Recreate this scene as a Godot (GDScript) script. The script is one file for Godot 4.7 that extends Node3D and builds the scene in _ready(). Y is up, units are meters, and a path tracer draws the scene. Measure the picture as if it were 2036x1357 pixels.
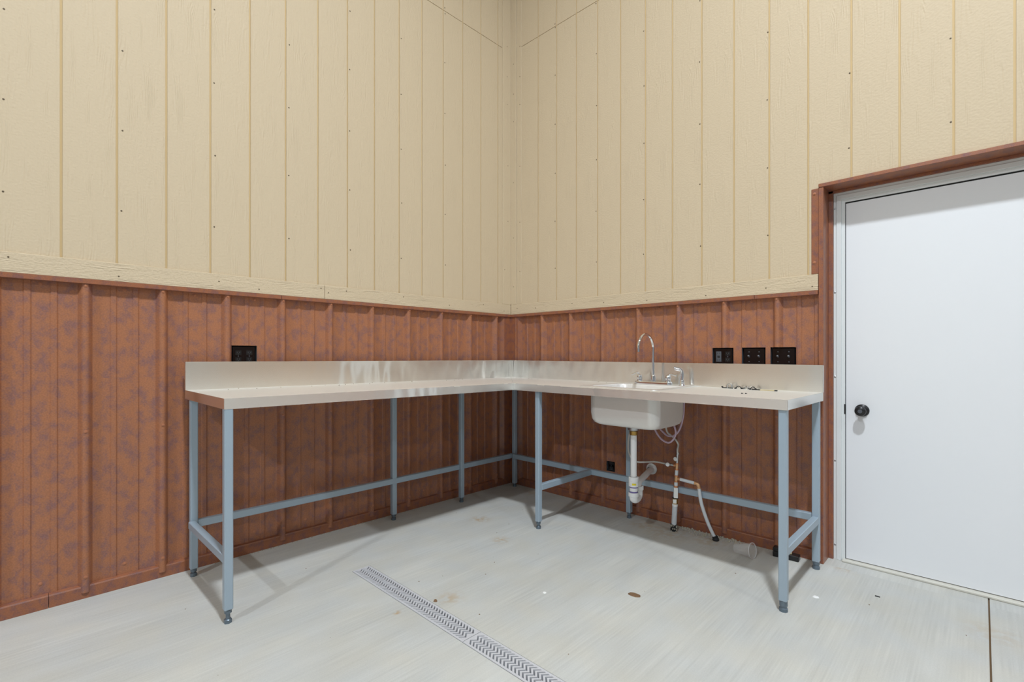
extends Node3D

# x runs along the right-hand wall (z = 0), z along the left-hand wall (x = 0), y up, metres.

var M := {}
var used := {}
var rng := RandomNumberGenerator.new()

func _ready() -> void:
	rng.seed = 41
	# ---- camera
	var cam := Camera3D.new()
	cam.name = "camera"
	add_child(cam)
	var f := 961.5
	var near := 0.05
	var yaw := PI / 4.0 - 0.0106
	var eye := Vector3(3.0644, 1.1681, 3.1608)
	cam.look_at_from_position(eye, eye + Vector3(-sin(yaw), 0, -cos(yaw)), Vector3.UP)
	cam.projection = Camera3D.PROJECTION_FRUSTUM
	cam.near = near
	cam.far = 60.0
	cam.size = near * 1357.0 / f
	cam.frustum_offset = Vector2(near * (1018.0 - 1010.98) / f, near * (705.57 - 678.5) / f)
	cam.current = true
	# ---- environment and exposure
	var env := Environment.new()
	env.background_mode = Environment.BG_COLOR
	env.background_color = Color(0.02, 0.02, 0.02)
	env.ambient_light_source = Environment.AMBIENT_SOURCE_DISABLED
	env.tonemap_mode = Environment.TONE_MAPPER_LINEAR
	env.tonemap_exposure = EXPOSURE
	env.sdfgi_enabled = true
	env.ssao_enabled = true
	env.ssil_enabled = true
	var we := WorldEnvironment.new()
	we.name = "environment"
	we.environment = env
	add_child(we)
	# ---- the room's ceiling lamps
	for p in LAMPS:
		high_bay(p)
	make_materials()
	# ---- setting
	build_floor()
	build_left_wall()
	build_right_wall()
	build_wall_trim()
	build_rest_of_room()
	build_door()
	# ---- things
	build_counter()
	build_sink()
	build_faucet()
	build_sprayer()
	build_drain()
	build_supply()
	build_outlets()
	build_grates()
	build_small_things()

const EXPOSURE := 1.28
const LAMP_Y := 6.0
const LAMP_ENERGY := [21.5, 20.0, 8.5, 6.0]
const LAMPS := [Vector3(3.4, LAMP_Y, 2.75), Vector3(3.1, LAMP_Y, 8.3), Vector3(9.3, LAMP_Y, 2.75), Vector3(9.3, LAMP_Y, 8.3)]
const PAN := -0.025      # flat of the rust metal sheets
const CREST := 0.007     # top of their ribs
const ROOM_X := 12.4
const ROOM_Z := 11.2
const ROOM_Y := 6.1
const FINE := 4.9        # the two walls in view are detailed up to here

# ------------------------------------------------------------------ nodes
func numbered(called: String) -> String:
	if not used.has(called):
		used[called] = 0
		return called
	used[called] += 1
	return "%s_%03d" % [called, used[called]]

func begin() -> SurfaceTool:
	var st := SurfaceTool.new()
	st.begin(Mesh.PRIMITIVE_TRIANGLES)
	return st

func put(called: String, st: SurfaceTool, m: Material, parent: Node = null) -> MeshInstance3D:
	var o := MeshInstance3D.new()
	o.mesh = st.commit()
	o.material_override = m
	return hang(called, o, parent)

func hang(called: String, o: MeshInstance3D, parent: Node = null) -> MeshInstance3D:
	o.cast_shadow = GeometryInstance3D.SHADOW_CASTING_SETTING_ON
	if parent == null:
		o.name = numbered(called)
		add_child(o, true)
	else:
		o.name = called
		parent.add_child(o, true)
	return o

func same(called: String, mesh: Mesh, m: Material, t: Transform3D, parent: Node) -> MeshInstance3D:
	var o := MeshInstance3D.new()
	o.mesh = mesh
	o.material_override = m
	o.transform = t
	return hang(called, o, parent)

func tag(o: Node, label: String, category: String, group := "") -> Node:
	o.set_meta("label", label)
	o.set_meta("category", category)
	if group:
		o.set_meta("group", group)
	return o

func thing(called: String, label: String, category: String, group := "", at := Vector3.ZERO) -> Node3D:
	var o := Node3D.new()
	o.name = numbered(called)
	add_child(o, true)
	o.position = at
	tag(o, label, category, group)
	return o

func struct(called: String, label: String) -> Node3D:
	var o := Node3D.new()
	o.name = called
	used[called] = 0
	add_child(o, true)
	o.set_meta("kind", "structure")
	o.set_meta("label", label)
	return o

# ------------------------------------------------------------------ geometry
var grain_across := false

func flat_uv(p: Vector3, n: Vector3) -> Vector2:
	if grain_across:
		return Vector2(p.y * 1.3, p.x + p.z)
	var a := n.abs()
	if a.x >= a.y and a.x >= a.z:
		return Vector2(p.z, p.y)
	if a.y >= a.z:
		return Vector2(p.x, p.z)
	return Vector2(p.x, p.y)

func tri(st: SurfaceTool, p: Array, n: Array, uv: Array) -> void:
	var g: Vector3 = (p[1] - p[0]).cross(p[2] - p[0])
	var order := [0, 1, 2] if g.dot(n[0] + n[1] + n[2]) < 0.0 else [0, 2, 1]
	for i in order:
		st.set_normal(n[i])
		st.set_uv(uv[i])
		st.add_vertex(p[i])

func quad(st: SurfaceTool, a: Vector3, b: Vector3, c: Vector3, d: Vector3, n: Vector3, off := Vector2.ZERO) -> void:
	var u := [flat_uv(a, n) + off, flat_uv(b, n) + off, flat_uv(c, n) + off, flat_uv(d, n) + off]
	tri(st, [a, b, c], [n, n, n], [u[0], u[1], u[2]])
	tri(st, [a, c, d], [n, n, n], [u[0], u[2], u[3]])

func nquad(st: SurfaceTool, p: Array, n: Array, uv: Array) -> void:
	tri(st, [p[0], p[1], p[2]], [n[0], n[1], n[2]], [uv[0], uv[1], uv[2]])
	tri(st, [p[0], p[2], p[3]], [n[0], n[2], n[3]], [uv[0], uv[2], uv[3]])

# box between two corners with chamfered edges
func box(st: SurfaceTool, lo: Vector3, hi: Vector3, bev := 0.0, t := Transform3D.IDENTITY, off := Vector2.ZERO) -> void:
	var c := (lo + hi) * 0.5
	var h := (hi - lo) * 0.5
	bev = minf(bev, minf(h.x, minf(h.y, h.z)) * 0.9)
	for ax in 3:
		var b1 := (ax + 1) % 3
		var b2 := (ax + 2) % 3
		for s in [-1.0, 1.0]:
			var n := Vector3.ZERO
			n[ax] = s
			var q := []
			for k in [[-1, -1], [1, -1], [1, 1], [-1, 1]]:
				var v := Vector3.ZERO
				v[ax] = s * h[ax]
				v[b1] = k[0] * (h[b1] - bev)
				v[b2] = k[1] * (h[b2] - bev)
				q.append(t * (c + v))
			quad(st, q[0], q[1], q[2], q[3], (t.basis * n).normalized(), off)
			if bev > 0.0:
				for s2 in [-1.0, 1.0]:
					# edge between face ax/s and face b1/s2, running along b2
					var m := Vector3.ZERO
					m[ax] = s
					m[b1] = s2
					var e := []
					for k in [[0, -1], [0, 1], [1, 1], [1, -1]]:
						var v := Vector3.ZERO
						v[ax] = s * (h[ax] - (bev if k[0] == 1 else 0.0))
						v[b1] = s2 * (h[b1] - (bev if k[0] == 0 else 0.0))
						v[b2] = k[1] * (h[b2] - bev)
						e.append(t * (c + v))
					quad(st, e[0], e[1], e[2], e[3], (t.basis * m).normalized(), off)
	if bev > 0.0:
		for sx in [-1.0, 1.0]:
			for sy in [-1.0, 1.0]:
				for sz in [-1.0, 1.0]:
					var s := Vector3(sx, sy, sz)
					var i := h - Vector3(bev, bev, bev)
					var n := (t.basis * s).normalized()
					tri(st, [t * (c + Vector3(sx * h.x, sy * i.y, sz * i.z)), t * (c + Vector3(sx * i.x, sy * h.y, sz * i.z)), t * (c + Vector3(sx * i.x, sy * i.y, sz * h.z))], [n, n, n], [Vector2.ZERO, Vector2(0, .01), Vector2(.01, 0)])

# rounded tube along points; radii may vary
func tube(st: SurfaceTool, pts: Array, r, seg := 12, caps := true) -> void:
	var up := Vector3.UP
	var rings := []
	var t0: Vector3 = (pts[1] - pts[0]).normalized()
	if absf(t0.dot(up)) > 0.9:
		up = Vector3.RIGHT
	var nrm := (up - t0 * up.dot(t0)).normalized()
	var run := 0.0
	for i in pts.size():
		var d: Vector3
		if i == 0:
			d = t0
		elif i == pts.size() - 1:
			d = (pts[i] - pts[i - 1]).normalized()
		else:
			d = ((pts[i] - pts[i - 1]).normalized() + (pts[i + 1] - pts[i]).normalized()).normalized()
		nrm = (nrm - d * nrm.dot(d)).normalized()
		var bn := d.cross(nrm)
		var rad: float = r[i] if r is Array else r
		if i > 0:
			run += pts[i].distance_to(pts[i - 1])
		var ring := []
		for k in seg + 1:
			var a := TAU * k / seg
			var n := nrm * cos(a) + bn * sin(a)
			ring.append([pts[i] + n * rad, n, Vector2(run, a / TAU * 0.1)])
		rings.append([ring, d, pts[i]])
	for i in pts.size() - 1:
		var a: Array = rings[i][0]
		var b: Array = rings[i + 1][0]
		for k in seg:
			nquad(st, [a[k][0], a[k + 1][0], b[k + 1][0], b[k][0]], [a[k][1], a[k + 1][1], b[k + 1][1], b[k][1]], [a[k][2], a[k + 1][2], b[k + 1][2], b[k][2]])
	if caps:
		for e in [[0, -1.0], [pts.size() - 1, 1.0]]:
			var ring: Array = rings[e[0]][0]
			var n: Vector3 = rings[e[0]][1] * e[1]
			for k in seg:
				tri(st, [rings[e[0]][2], ring[k][0], ring[k + 1][0]], [n, n, n], [Vector2.ZERO, ring[k][2], ring[k + 1][2]])

# profile of [radius, height] turned about the y axis of t
func lathe(st: SurfaceTool, prof: Array, t := Transform3D.IDENTITY, seg := 20, smooth := false) -> void:
	var nr := []
	for i in prof.size() - 1:
		var d := Vector2(prof[i + 1][0] - prof[i][0], prof[i + 1][1] - prof[i][1])
		nr.append(Vector2(d.y, -d.x).normalized())
	for i in prof.size() - 1:
		var n0: Vector2 = nr[i]
		var n1: Vector2 = nr[i]
		if smooth:
			if i > 0:
				n0 = (nr[i] + nr[i - 1]).normalized()
			if i < prof.size() - 2:
				n1 = (nr[i] + nr[i + 1]).normalized()
		for k in seg:
			var a := TAU * k / seg
			var b := TAU * (k + 1) / seg
			var p := []
			var n := []
			var uv := []
			for q in [[i, a, n0], [i, b, n0], [i + 1, b, n1], [i + 1, a, n1]]:
				var rr: float = prof[q[0]][0]
				var an: float = q[1]
				p.append(t * Vector3(rr * cos(an), prof[q[0]][1], rr * sin(an)))
				n.append((t.basis * Vector3(q[2].x * cos(an), q[2].y, q[2].x * sin(an))).normalized())
				uv.append(Vector2(an / TAU, prof[q[0]][1]))
			if prof[i][0] > 1e-6:
				tri(st, [p[0], p[1], p[2]], [n[0], n[1], n[2]], [uv[0], uv[1], uv[2]])
			if prof[i + 1][0] > 1e-6:
				tri(st, [p[0], p[2], p[3]], [n[0], n[2], n[3]], [uv[0], uv[2], uv[3]])

# basis whose y axis points along d
func along(d: Vector3, at := Vector3.ZERO) -> Transform3D:
	d = d.normalized()
	var x := d.cross(Vector3.UP if absf(d.y) < 0.95 else Vector3.RIGHT).normalized()
	return Transform3D(Basis(x, d, x.cross(d)), at)

# flat polygon (list of Vector2) in the plane of t's x and z, pushed up along t's y
func prism(st: SurfaceTool, poly: PackedVector2Array, y0: float, y1: float, t := Transform3D.IDENTITY) -> void:
	var tris := Geometry2D.triangulate_polygon(poly)
	for e in [[y0, -1.0], [y1, 1.0]]:
		var n: Vector3 = (t.basis * Vector3(0, e[1], 0)).normalized()
		for i in range(0, tris.size(), 3):
			var p := []
			var uv := []
			for k in 3:
				var q: Vector2 = poly[tris[i + k]]
				p.append(t * Vector3(q.x, e[0], q.y))
				uv.append(q)
			tri(st, p, [n, n, n], uv)
	var area := 0.0
	for i in poly.size():
		area += poly[i].cross(poly[(i + 1) % poly.size()])
	for i in poly.size():
		var a := poly[i]
		var b := poly[(i + 1) % poly.size()]
		var d := (b - a).normalized()
		var n2 := Vector2(d.y, -d.x) * signf(area)
		quad(st, t * Vector3(a.x, y0, a.y), t * Vector3(b.x, y0, b.y), t * Vector3(b.x, y1, b.y), t * Vector3(a.x, y1, a.y), (t.basis * Vector3(n2.x, 0, n2.y)).normalized())

# smooth curve through points
func curve(pts: Array, step := 0.012) -> Array:
	var c := Curve3D.new()
	for i in pts.size():
		var a: Vector3 = pts[maxi(i - 1, 0)]
		var b: Vector3 = pts[mini(i + 1, pts.size() - 1)]
		var h := (b - a) / 6.0
		c.add_point(pts[i], -h, h)
	c.bake_interval = step
	return Array(c.get_baked_points())

func ring_xz(cx: float, cz: float, hx: float, hz: float, r: float, n := 6) -> Array:
	var out := []
	for k in 4:
		var sx: float = [1, -1, -1, 1][k]
		var sz: float = [1, 1, -1, -1][k]
		for i in n + 1:
			var a := PI / 2 * (k + float(i) / n)
			out.append([Vector2(cx + sx * (hx - r) + r * cos(a), cz + sz * (hz - r) + r * sin(a)), Vector2(cos(a), sin(a))])
	return out

# rounded-rectangle rings [y, half x, half z, corner radius, slope angle of the normal]
func loft(st: SurfaceTool, cx: float, cz: float, rings: Array, side := 1.0) -> void:
	for i in rings.size() - 1:
		var a := rings[i] as Array
		var b := rings[i + 1] as Array
		var pa := ring_xz(cx, cz, a[1], a[2], a[3])
		var pb := ring_xz(cx, cz, b[1], b[2], b[3])
		for k in pa.size():
			var j := (k + 1) % pa.size()
			var p := [Vector3(pa[k][0].x, a[0], pa[k][0].y), Vector3(pa[j][0].x, a[0], pa[j][0].y), Vector3(pb[j][0].x, b[0], pb[j][0].y), Vector3(pb[k][0].x, b[0], pb[k][0].y)]
			var n := []
			for q in [[pa[k][1], a[4]], [pa[j][1], a[4]], [pb[j][1], b[4]], [pb[k][1], b[4]]]:
				n.append(Vector3(q[0].x * cos(q[1]), sin(q[1]), q[0].y * cos(q[1])).normalized() * side)
			nquad(st, p, n, [Vector2(float(k) / pa.size(), a[0]), Vector2(float(k + 1) / pa.size(), a[0]), Vector2(float(k + 1) / pa.size(), b[0]), Vector2(float(k) / pa.size(), b[0])])

# ------------------------------------------------------------------ materials
func srgb(r: int, g: int, b: int) -> Color:
	return Color8(r, g, b)

func mat(c: Color, rough: float, metal := 0.0) -> StandardMaterial3D:
	var m := StandardMaterial3D.new()
	m.albedo_color = c
	m.roughness = rough
	m.metallic = metal
	return m

func noise(sd: int, freq: float, oct := 3, type := FastNoiseLite.TYPE_SIMPLEX_SMOOTH) -> FastNoiseLite:
	var n := FastNoiseLite.new()
	n.seed = sd
	n.noise_type = type
	n.frequency = freq
	n.fractal_octaves = oct
	return n

func tex(w: int, h: int, fn: Callable) -> ImageTexture:
	var data := PackedByteArray()
	data.resize(w * h * 3)
	var i := 0
	for y in h:
		for x in w:
			var c: Color = fn.call(x, y)
			data[i] = clampi(roundi(c.r * 255.0), 0, 255)
			data[i + 1] = clampi(roundi(c.g * 255.0), 0, 255)
			data[i + 2] = clampi(roundi(c.b * 255.0), 0, 255)
			i += 3
	var im := Image.create_from_data(w, h, false, Image.FORMAT_RGB8, data)
	return ImageTexture.create_from_image(im)

func make_materials() -> void:
	# rust-print sheet metal: orange brown with purple-grey clouds and a fine speckle
	var nb := noise(3, 0.02, 4)
	var nf := noise(5, 0.16, 2)
	var ns := noise(9, 0.055, 3)
	var ca := srgb(165, 108, 75)
	var cb := srgb(134, 95, 90)
	var rust_tex := tex(768, 768, func(x, y):
		var k := nb.get_noise_2d(x, y * 0.8) * 1.5 + nf.get_noise_2d(x, y) * 0.55 + ns.get_noise_2d(x, y) * 0.5
		var t := smoothstep(-0.6, 1.35, k)
		return ca.lerp(cb, t) * (1.0 + nf.get_noise_2d(y + 300, x) * 0.09))
	M.rust = mat(Color.WHITE, 0.42)
	M.rust.albedo_texture = rust_tex
	M.rust.uv1_scale = Vector3(0.95, 0.95, 1)
	M.rust.metallic_specular = 0.5
	M.rust_trim = M.rust.duplicate()
	M.rust_trim.uv1_scale = Vector3(1.3, 1.3, 1)
	M.rust_trim.albedo_color = Color(0.93, 0.9, 0.9)
	M.rust_trim.roughness = 0.34
	# pressed wood-grain siding
	var w1 := noise(21, 0.006, 2)
	var w2 := noise(22, 0.03, 3)
	var w3 := noise(23, 0.09, 2)
	var w4 := noise(24, 0.012, 2)
	var grain := tex(640, 1024, func(x, y):
		var wx: float = x + 46.0 * w1.get_noise_2d(x * 1.7, y * 0.5) + 7.0 * w2.get_noise_2d(x, y * 0.3)
		var band: float = sin(wx * 0.42 + 9.0 * w4.get_noise_2d(x * 0.8, y * 0.35))
		var amp: float = smoothstep(-0.1, 0.5, w4.get_noise_2d(x * 1.1 + 900, y * 0.5))
		var rip: float = w3.get_noise_2d(x * 0.55 + 40, y * 1.9)
		var h: float = 0.5 + 0.16 * band * (0.25 + amp) + 0.20 * rip + 0.1 * w2.get_noise_2d(x * 3.0, y)
		return Color(h, h, h))
	M.siding = mat(srgb(207, 189, 160), 0.62)
	M.siding.heightmap_enabled = true
	M.siding.heightmap_texture = grain
	M.siding.heightmap_scale = 0.22
	M.siding.uv1_scale = Vector3(1.0 / 0.62, 1.0 / 2.4, 1)
	M.siding.metallic_specular = 0.35
	M.board = M.siding.duplicate()
	M.board.heightmap_scale = 0.4
	M.groove = mat(srgb(213, 187, 140), 0.75)
	M.nail = mat(srgb(92, 76, 54), 0.6)
	M.screw = mat(srgb(176, 116, 84), 0.35)
	# concrete, broomed along z
	var c1 := noise(31, 0.0035, 4)
	var c2 := noise(32, 0.35, 1)
	var c3 := noise(33, 0.02, 3)
	var c4 := noise(34, 0.012, 2)
	var c5 := noise(35, 0.6, 1)
	var spots := [[1.24, 1.70, 0.07, 0.35], [0.52, 0.85, 0.075, 0.5], [0.90, 1.02, 0.06, 0.45], [2.535, -0.045, 0.075, 0.8], [1.17, 1.95, 0.018, 1.0], [1.60, 0.16, 0.16, 0.28], [1.85, 0.12, 0.12, 0.28], [3.1, 0.3, 0.12, 0.15], [0.35, 0.1, 0.1, 0.3], [1.4, 0.14, 0.12, 0.25]]
	var px := 4.0 / 1280.0
	var concrete := tex(1280, 1280, func(x, y):
		var b: float = c2.get_noise_2d(x * 1.0, y * 0.012) * 0.018 + c2.get_noise_2d(x * 0.37 + 500, y * 0.02) * 0.010
		var s: float = 0.95 + c1.get_noise_2d(x, y * 0.7) * 0.045 + c3.get_noise_2d(x, y * 0.3) * 0.022 + b * (0.5 + smoothstep(-0.4, 0.5, c4.get_noise_2d(x, y))) + c5.get_noise_2d(x, y) * 0.022
		var warm: float = c4.get_noise_2d(x + 700, y)
		var c := Color(0.790 * s * (1.0 + 0.010 * warm), 0.789 * s, 0.765 * s * (1.0 - 0.018 * warm))
		for q in spots:
			var dx: float = x * px - q[0]
			var dy: float = y * px - q[1]
			var d2: float = (dx * dx + dy * dy) / (q[2] * q[2])
			if d2 < 2.5:
				var a: float = exp(-d2 * 2.0) * q[3] * clampf(0.6 + 1.6 * c3.get_noise_2d(x * 3.0, y * 3.0), 0.0, 1.0)
				c = c.lerp(Color(0.66, 0.50, 0.32), a)
		return c)
	M.concrete = mat(Color.WHITE, 0.72)
	M.concrete.albedo_texture = concrete
	M.concrete.uv1_scale = Vector3(0.25, 0.25, 1)
	M.concrete.metallic_specular = 0.4
	M.concrete_raw = mat(srgb(168, 160, 140), 0.9)
	M.joint = mat(srgb(108, 84, 58), 0.95)
	# stainless steel
	M.steel = mat(srgb(236, 234, 229), 0.25, 0.96)
	M.steel.anisotropy_enabled = true
	M.steel.anisotropy = -0.85
	M.apron = M.steel.duplicate()
	M.apron.metallic = 0.72
	M.steel_top = mat(srgb(236, 232, 223), 0.38, 0.4)
	M.sink_steel = mat(srgb(234, 231, 226), 0.33, 0.25)
	M.rim_steel = mat(srgb(228, 225, 218), 0.33, 0.55)
	M.chrome = mat(srgb(226, 228, 232), 0.06, 1.0)
	M.frame_paint = mat(srgb(156, 172, 184), 0.36)
	M.foot = mat(srgb(112, 125, 136), 0.35, 0.6)
	M.zinc = mat(srgb(190, 192, 194), 0.3, 1.0)
	M.white_paint = mat(srgb(232, 234, 236), 0.42)
	M.white_frame = mat(srgb(226, 229, 228), 0.4)
	M.black = mat(srgb(24, 24, 26), 0.3)
	M.black_gloss = mat(srgb(14, 14, 16), 0.12)
	M.black_dull = mat(srgb(30, 31, 33), 0.7)
	M.charcoal = mat(srgb(86, 90, 96), 0.35)
	M.toggle = mat(srgb(120, 122, 126), 0.2)
	M.seam = mat(srgb(20, 20, 20), 0.8)
	M.pvc = mat(srgb(243, 244, 244), 0.35)
	M.pipe = mat(srgb(214, 219, 223), 0.4)
	M.braid = mat(srgb(205, 203, 198), 0.45, 0.2)
	M.pink_hose = mat(srgb(206, 182, 200), 0.3)
	M.copper = mat(srgb(216, 150, 108), 0.3, 0.8)
	M.copper_light = mat(srgb(214, 170, 128), 0.32, 0.7)
	M.brass = mat(srgb(184, 150, 84), 0.35, 0.9)
	M.paper = mat(srgb(236, 236, 232), 0.7)
	M.ink = mat(srgb(60, 60, 66), 0.8)
	M.yellow = mat(srgb(234, 214, 40), 0.5)
	M.purple = mat(srgb(122, 112, 168), 0.5)
	M.grate = mat(srgb(196, 196, 199), 0.5)
	M.trench = mat(srgb(40, 41, 41), 0.95)
	M.mortar = mat(srgb(178, 172, 156), 0.95)
	M.caulk = mat(srgb(206, 203, 192), 0.6)
	M.wood = mat(srgb(206, 190, 150), 0.7)
	M.mud = mat(srgb(120, 92, 66), 0.95)
	M.white_fleck = mat(srgb(236, 236, 234), 0.8)
	M.ceiling = mat(srgb(232, 233, 234), 0.7)
	M.liner = mat(srgb(166, 168, 171), 0.6)
	var cl := mat(Color(0.96, 0.97, 0.98, 0.15), 0.04)
	cl.transparency = BaseMaterial3D.TRANSPARENCY_ALPHA
	M.clear = cl
	M.clear_lip = cl.duplicate()
	M.clear_lip.albedo_color = Color(0.96, 0.97, 0.98, 0.5)
	var gl := mat(Color(0.95, 0.97, 1.0), 0.4)
	gl.emission_enabled = true
	gl.emission = Color(0.95, 0.97, 1.0)
	gl.emission_energy_multiplier = 6.0
	M.glow = gl
	M.lamp_shell = mat(srgb(60, 62, 64), 0.4)

# ------------------------------------------------------------------ lamps
func high_bay(p: Vector3) -> void:
	var names := ["round high-bay lamp over the floor drain", "round high-bay lamp near the left wall, far from the corner", "round high-bay lamp near the right wall, past the door", "round high-bay lamp in the far quarter of the hall"]
	var root := thing("high_bay_lamp", names[LAMPS.find(p)], "lamp", "high-bay lamps of the hall", p)
	var sh := begin()
	lathe(sh, [[0.0, 0.075], [0.06, 0.075], [0.10, 0.070], [0.17, 0.03], [0.17, 0.012], [0.0, 0.012]])
	put("housing", sh, mat(srgb(60, 62, 64), 0.4), root)
	var rs := begin()
	lathe(rs, [[0.150, 0.012], [0.230, -0.046], [0.310, -0.098], [0.316, -0.098], [0.234, -0.040], [0.154, 0.018]], Transform3D.IDENTITY, 40)
	put("reflector", rs, mat(srgb(120, 122, 124), 0.5), root)
	var gs := begin()
	lathe(gs, [[0.0, 0.004], [0.15, 0.004], [0.15, 0.010], [0.0, 0.010]])
	var gl := mat(Color(0.95, 0.97, 1.0), 0.4)
	gl.emission_enabled = true
	gl.emission = Color(0.95, 0.97, 1.0)
	gl.emission_energy_multiplier = 5.0
	put("diffuser", gs, gl, root)
	var l := AreaLight3D.new()
	l.name = "light"
	l.area_size = Vector2(0.26, 0.26)
	l.light_color = Color(0.93, 0.965, 1.0)
	l.light_energy = LAMP_ENERGY[LAMPS.find(p)]
	l.area_normalize_energy = true
	l.area_range = 30.0
	l.shadow_enabled = true
	root.add_child(l)
	l.position = Vector3(0, -0.01, 0)
	l.rotation_degrees = Vector3(-90, 0, 0)

# ------------------------------------------------------------------ floor
func build_floor() -> void:
	var fl := struct("floor", "pale grey broom-finished concrete slab with a saw-cut joint")
	var st := begin()
	for r in [[-0.35, 3.085, -0.35, 1.785], [-0.35, 0.642, 1.785, 1.891], [2.475, 3.085, 1.785, 1.891], [-0.35, 3.085, 1.891, ROOM_Z + 0.35]]:
		box(st, Vector3(r[0], -0.14, r[2]), Vector3(r[1], 0.0, r[3]))
	put("slab", st, M.concrete, fl)
	st = begin()
	box(st, Vector3(3.091, -0.14, -0.35), Vector3(ROOM_X + 0.35, 0.0, ROOM_Z + 0.35))
	put("slab", st, M.concrete, fl)
	st = begin()
	box(st, Vector3(3.084, -0.14, -0.35), Vector3(3.092, -0.007, ROOM_Z + 0.35))
	put("joint_filler", st, M.joint, fl)
	st = begin()
	box(st, Vector3(0.60, -0.14, 1.75), Vector3(2.52, -0.085, 1.93))
	put("drain_channel", st, M.trench, fl)
	# crumbled slab edge under the water pipes, where the concrete was chipped out
	st = begin()
	var lr := RandomNumberGenerator.new()
	lr.seed = 7
	for i in 150:
		var x := lr.randf_range(1.60, 2.02)
		var z := lr.randf_range(-0.01, 0.10) * (1.0 - 0.5 * absf(x - 1.78) / 0.25)
		var s := lr.randf_range(0.0015, 0.006) * (1.3 if z < 0.05 else 0.8)
		var b := Basis.from_euler(Vector3(lr.randf() * 3, lr.randf() * 3, lr.randf() * 3))
		box(st, Vector3(-s, -s * 0.7, -s * 0.8), Vector3(s, s * 0.7, s * 0.8), s * 0.4, Transform3D(b, Vector3(x, s * 0.4, maxf(z, -0.01))))
	var rub := put("rubble", st, M.mortar, fl)
	rub.set_meta("kind", "stuff")
	st = begin()
	for i in 420:
		var on_left := lr.randf() < 0.45
		var t := lr.randf_range(0.1, 2.4)
		var d := lr.randf_range(0.0, 0.012)
		var s := lr.randf_range(0.0008, 0.0028)
		var b := Basis.from_euler(Vector3(lr.randf() * 3, lr.randf() * 3, lr.randf() * 3))
		box(st, Vector3(-s, -s * 0.7, -s * 0.8), Vector3(s * 1.6, s * 0.7, s * 0.8), 0.0, Transform3D(b, Vector3(d, s * 0.4, t) if on_left else Vector3(t, s * 0.4, d)))
	var gr := put("grit", st, M.mortar, fl)
	gr.set_meta("kind", "stuff")
	st = begin()
	for i in 46:
		var s := lr.randf_range(0.0012, 0.0032)
		box(st, Vector3(-s, 0, -s * 0.7), Vector3(s, s * 0.6, s * 0.7), s * 0.2, Transform3D(Basis(Vector3.UP, lr.randf() * 3), Vector3(lr.randf_range(0.25, 3.2), 0, lr.randf_range(0.25, 3.0))))
	var cr := put("dirt_crumbs", st, M.mud, fl)
	cr.set_meta("kind", "stuff")

# ------------------------------------------------------------------ walls
# a point of a wall: s along it, y up, d out of it into the room
func wp(left: bool, s: float, y: float, d: float) -> Vector3:
	return Vector3(d, y, s) if left else Vector3(s, y, d)

func wbox(st: SurfaceTool, left: bool, s0: float, s1: float, y0: float, y1: float, d0: float, d1: float, bev := 0.0, off := Vector2.ZERO) -> void:
	var a := wp(left, s0, y0, d0)
	var b := wp(left, s1, y1, d1)
	box(st, Vector3(minf(a.x, b.x), y0, minf(a.z, b.z)), Vector3(maxf(a.x, b.x), y1, maxf(a.z, b.z)), bev, Transform3D.IDENTITY, off)

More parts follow.
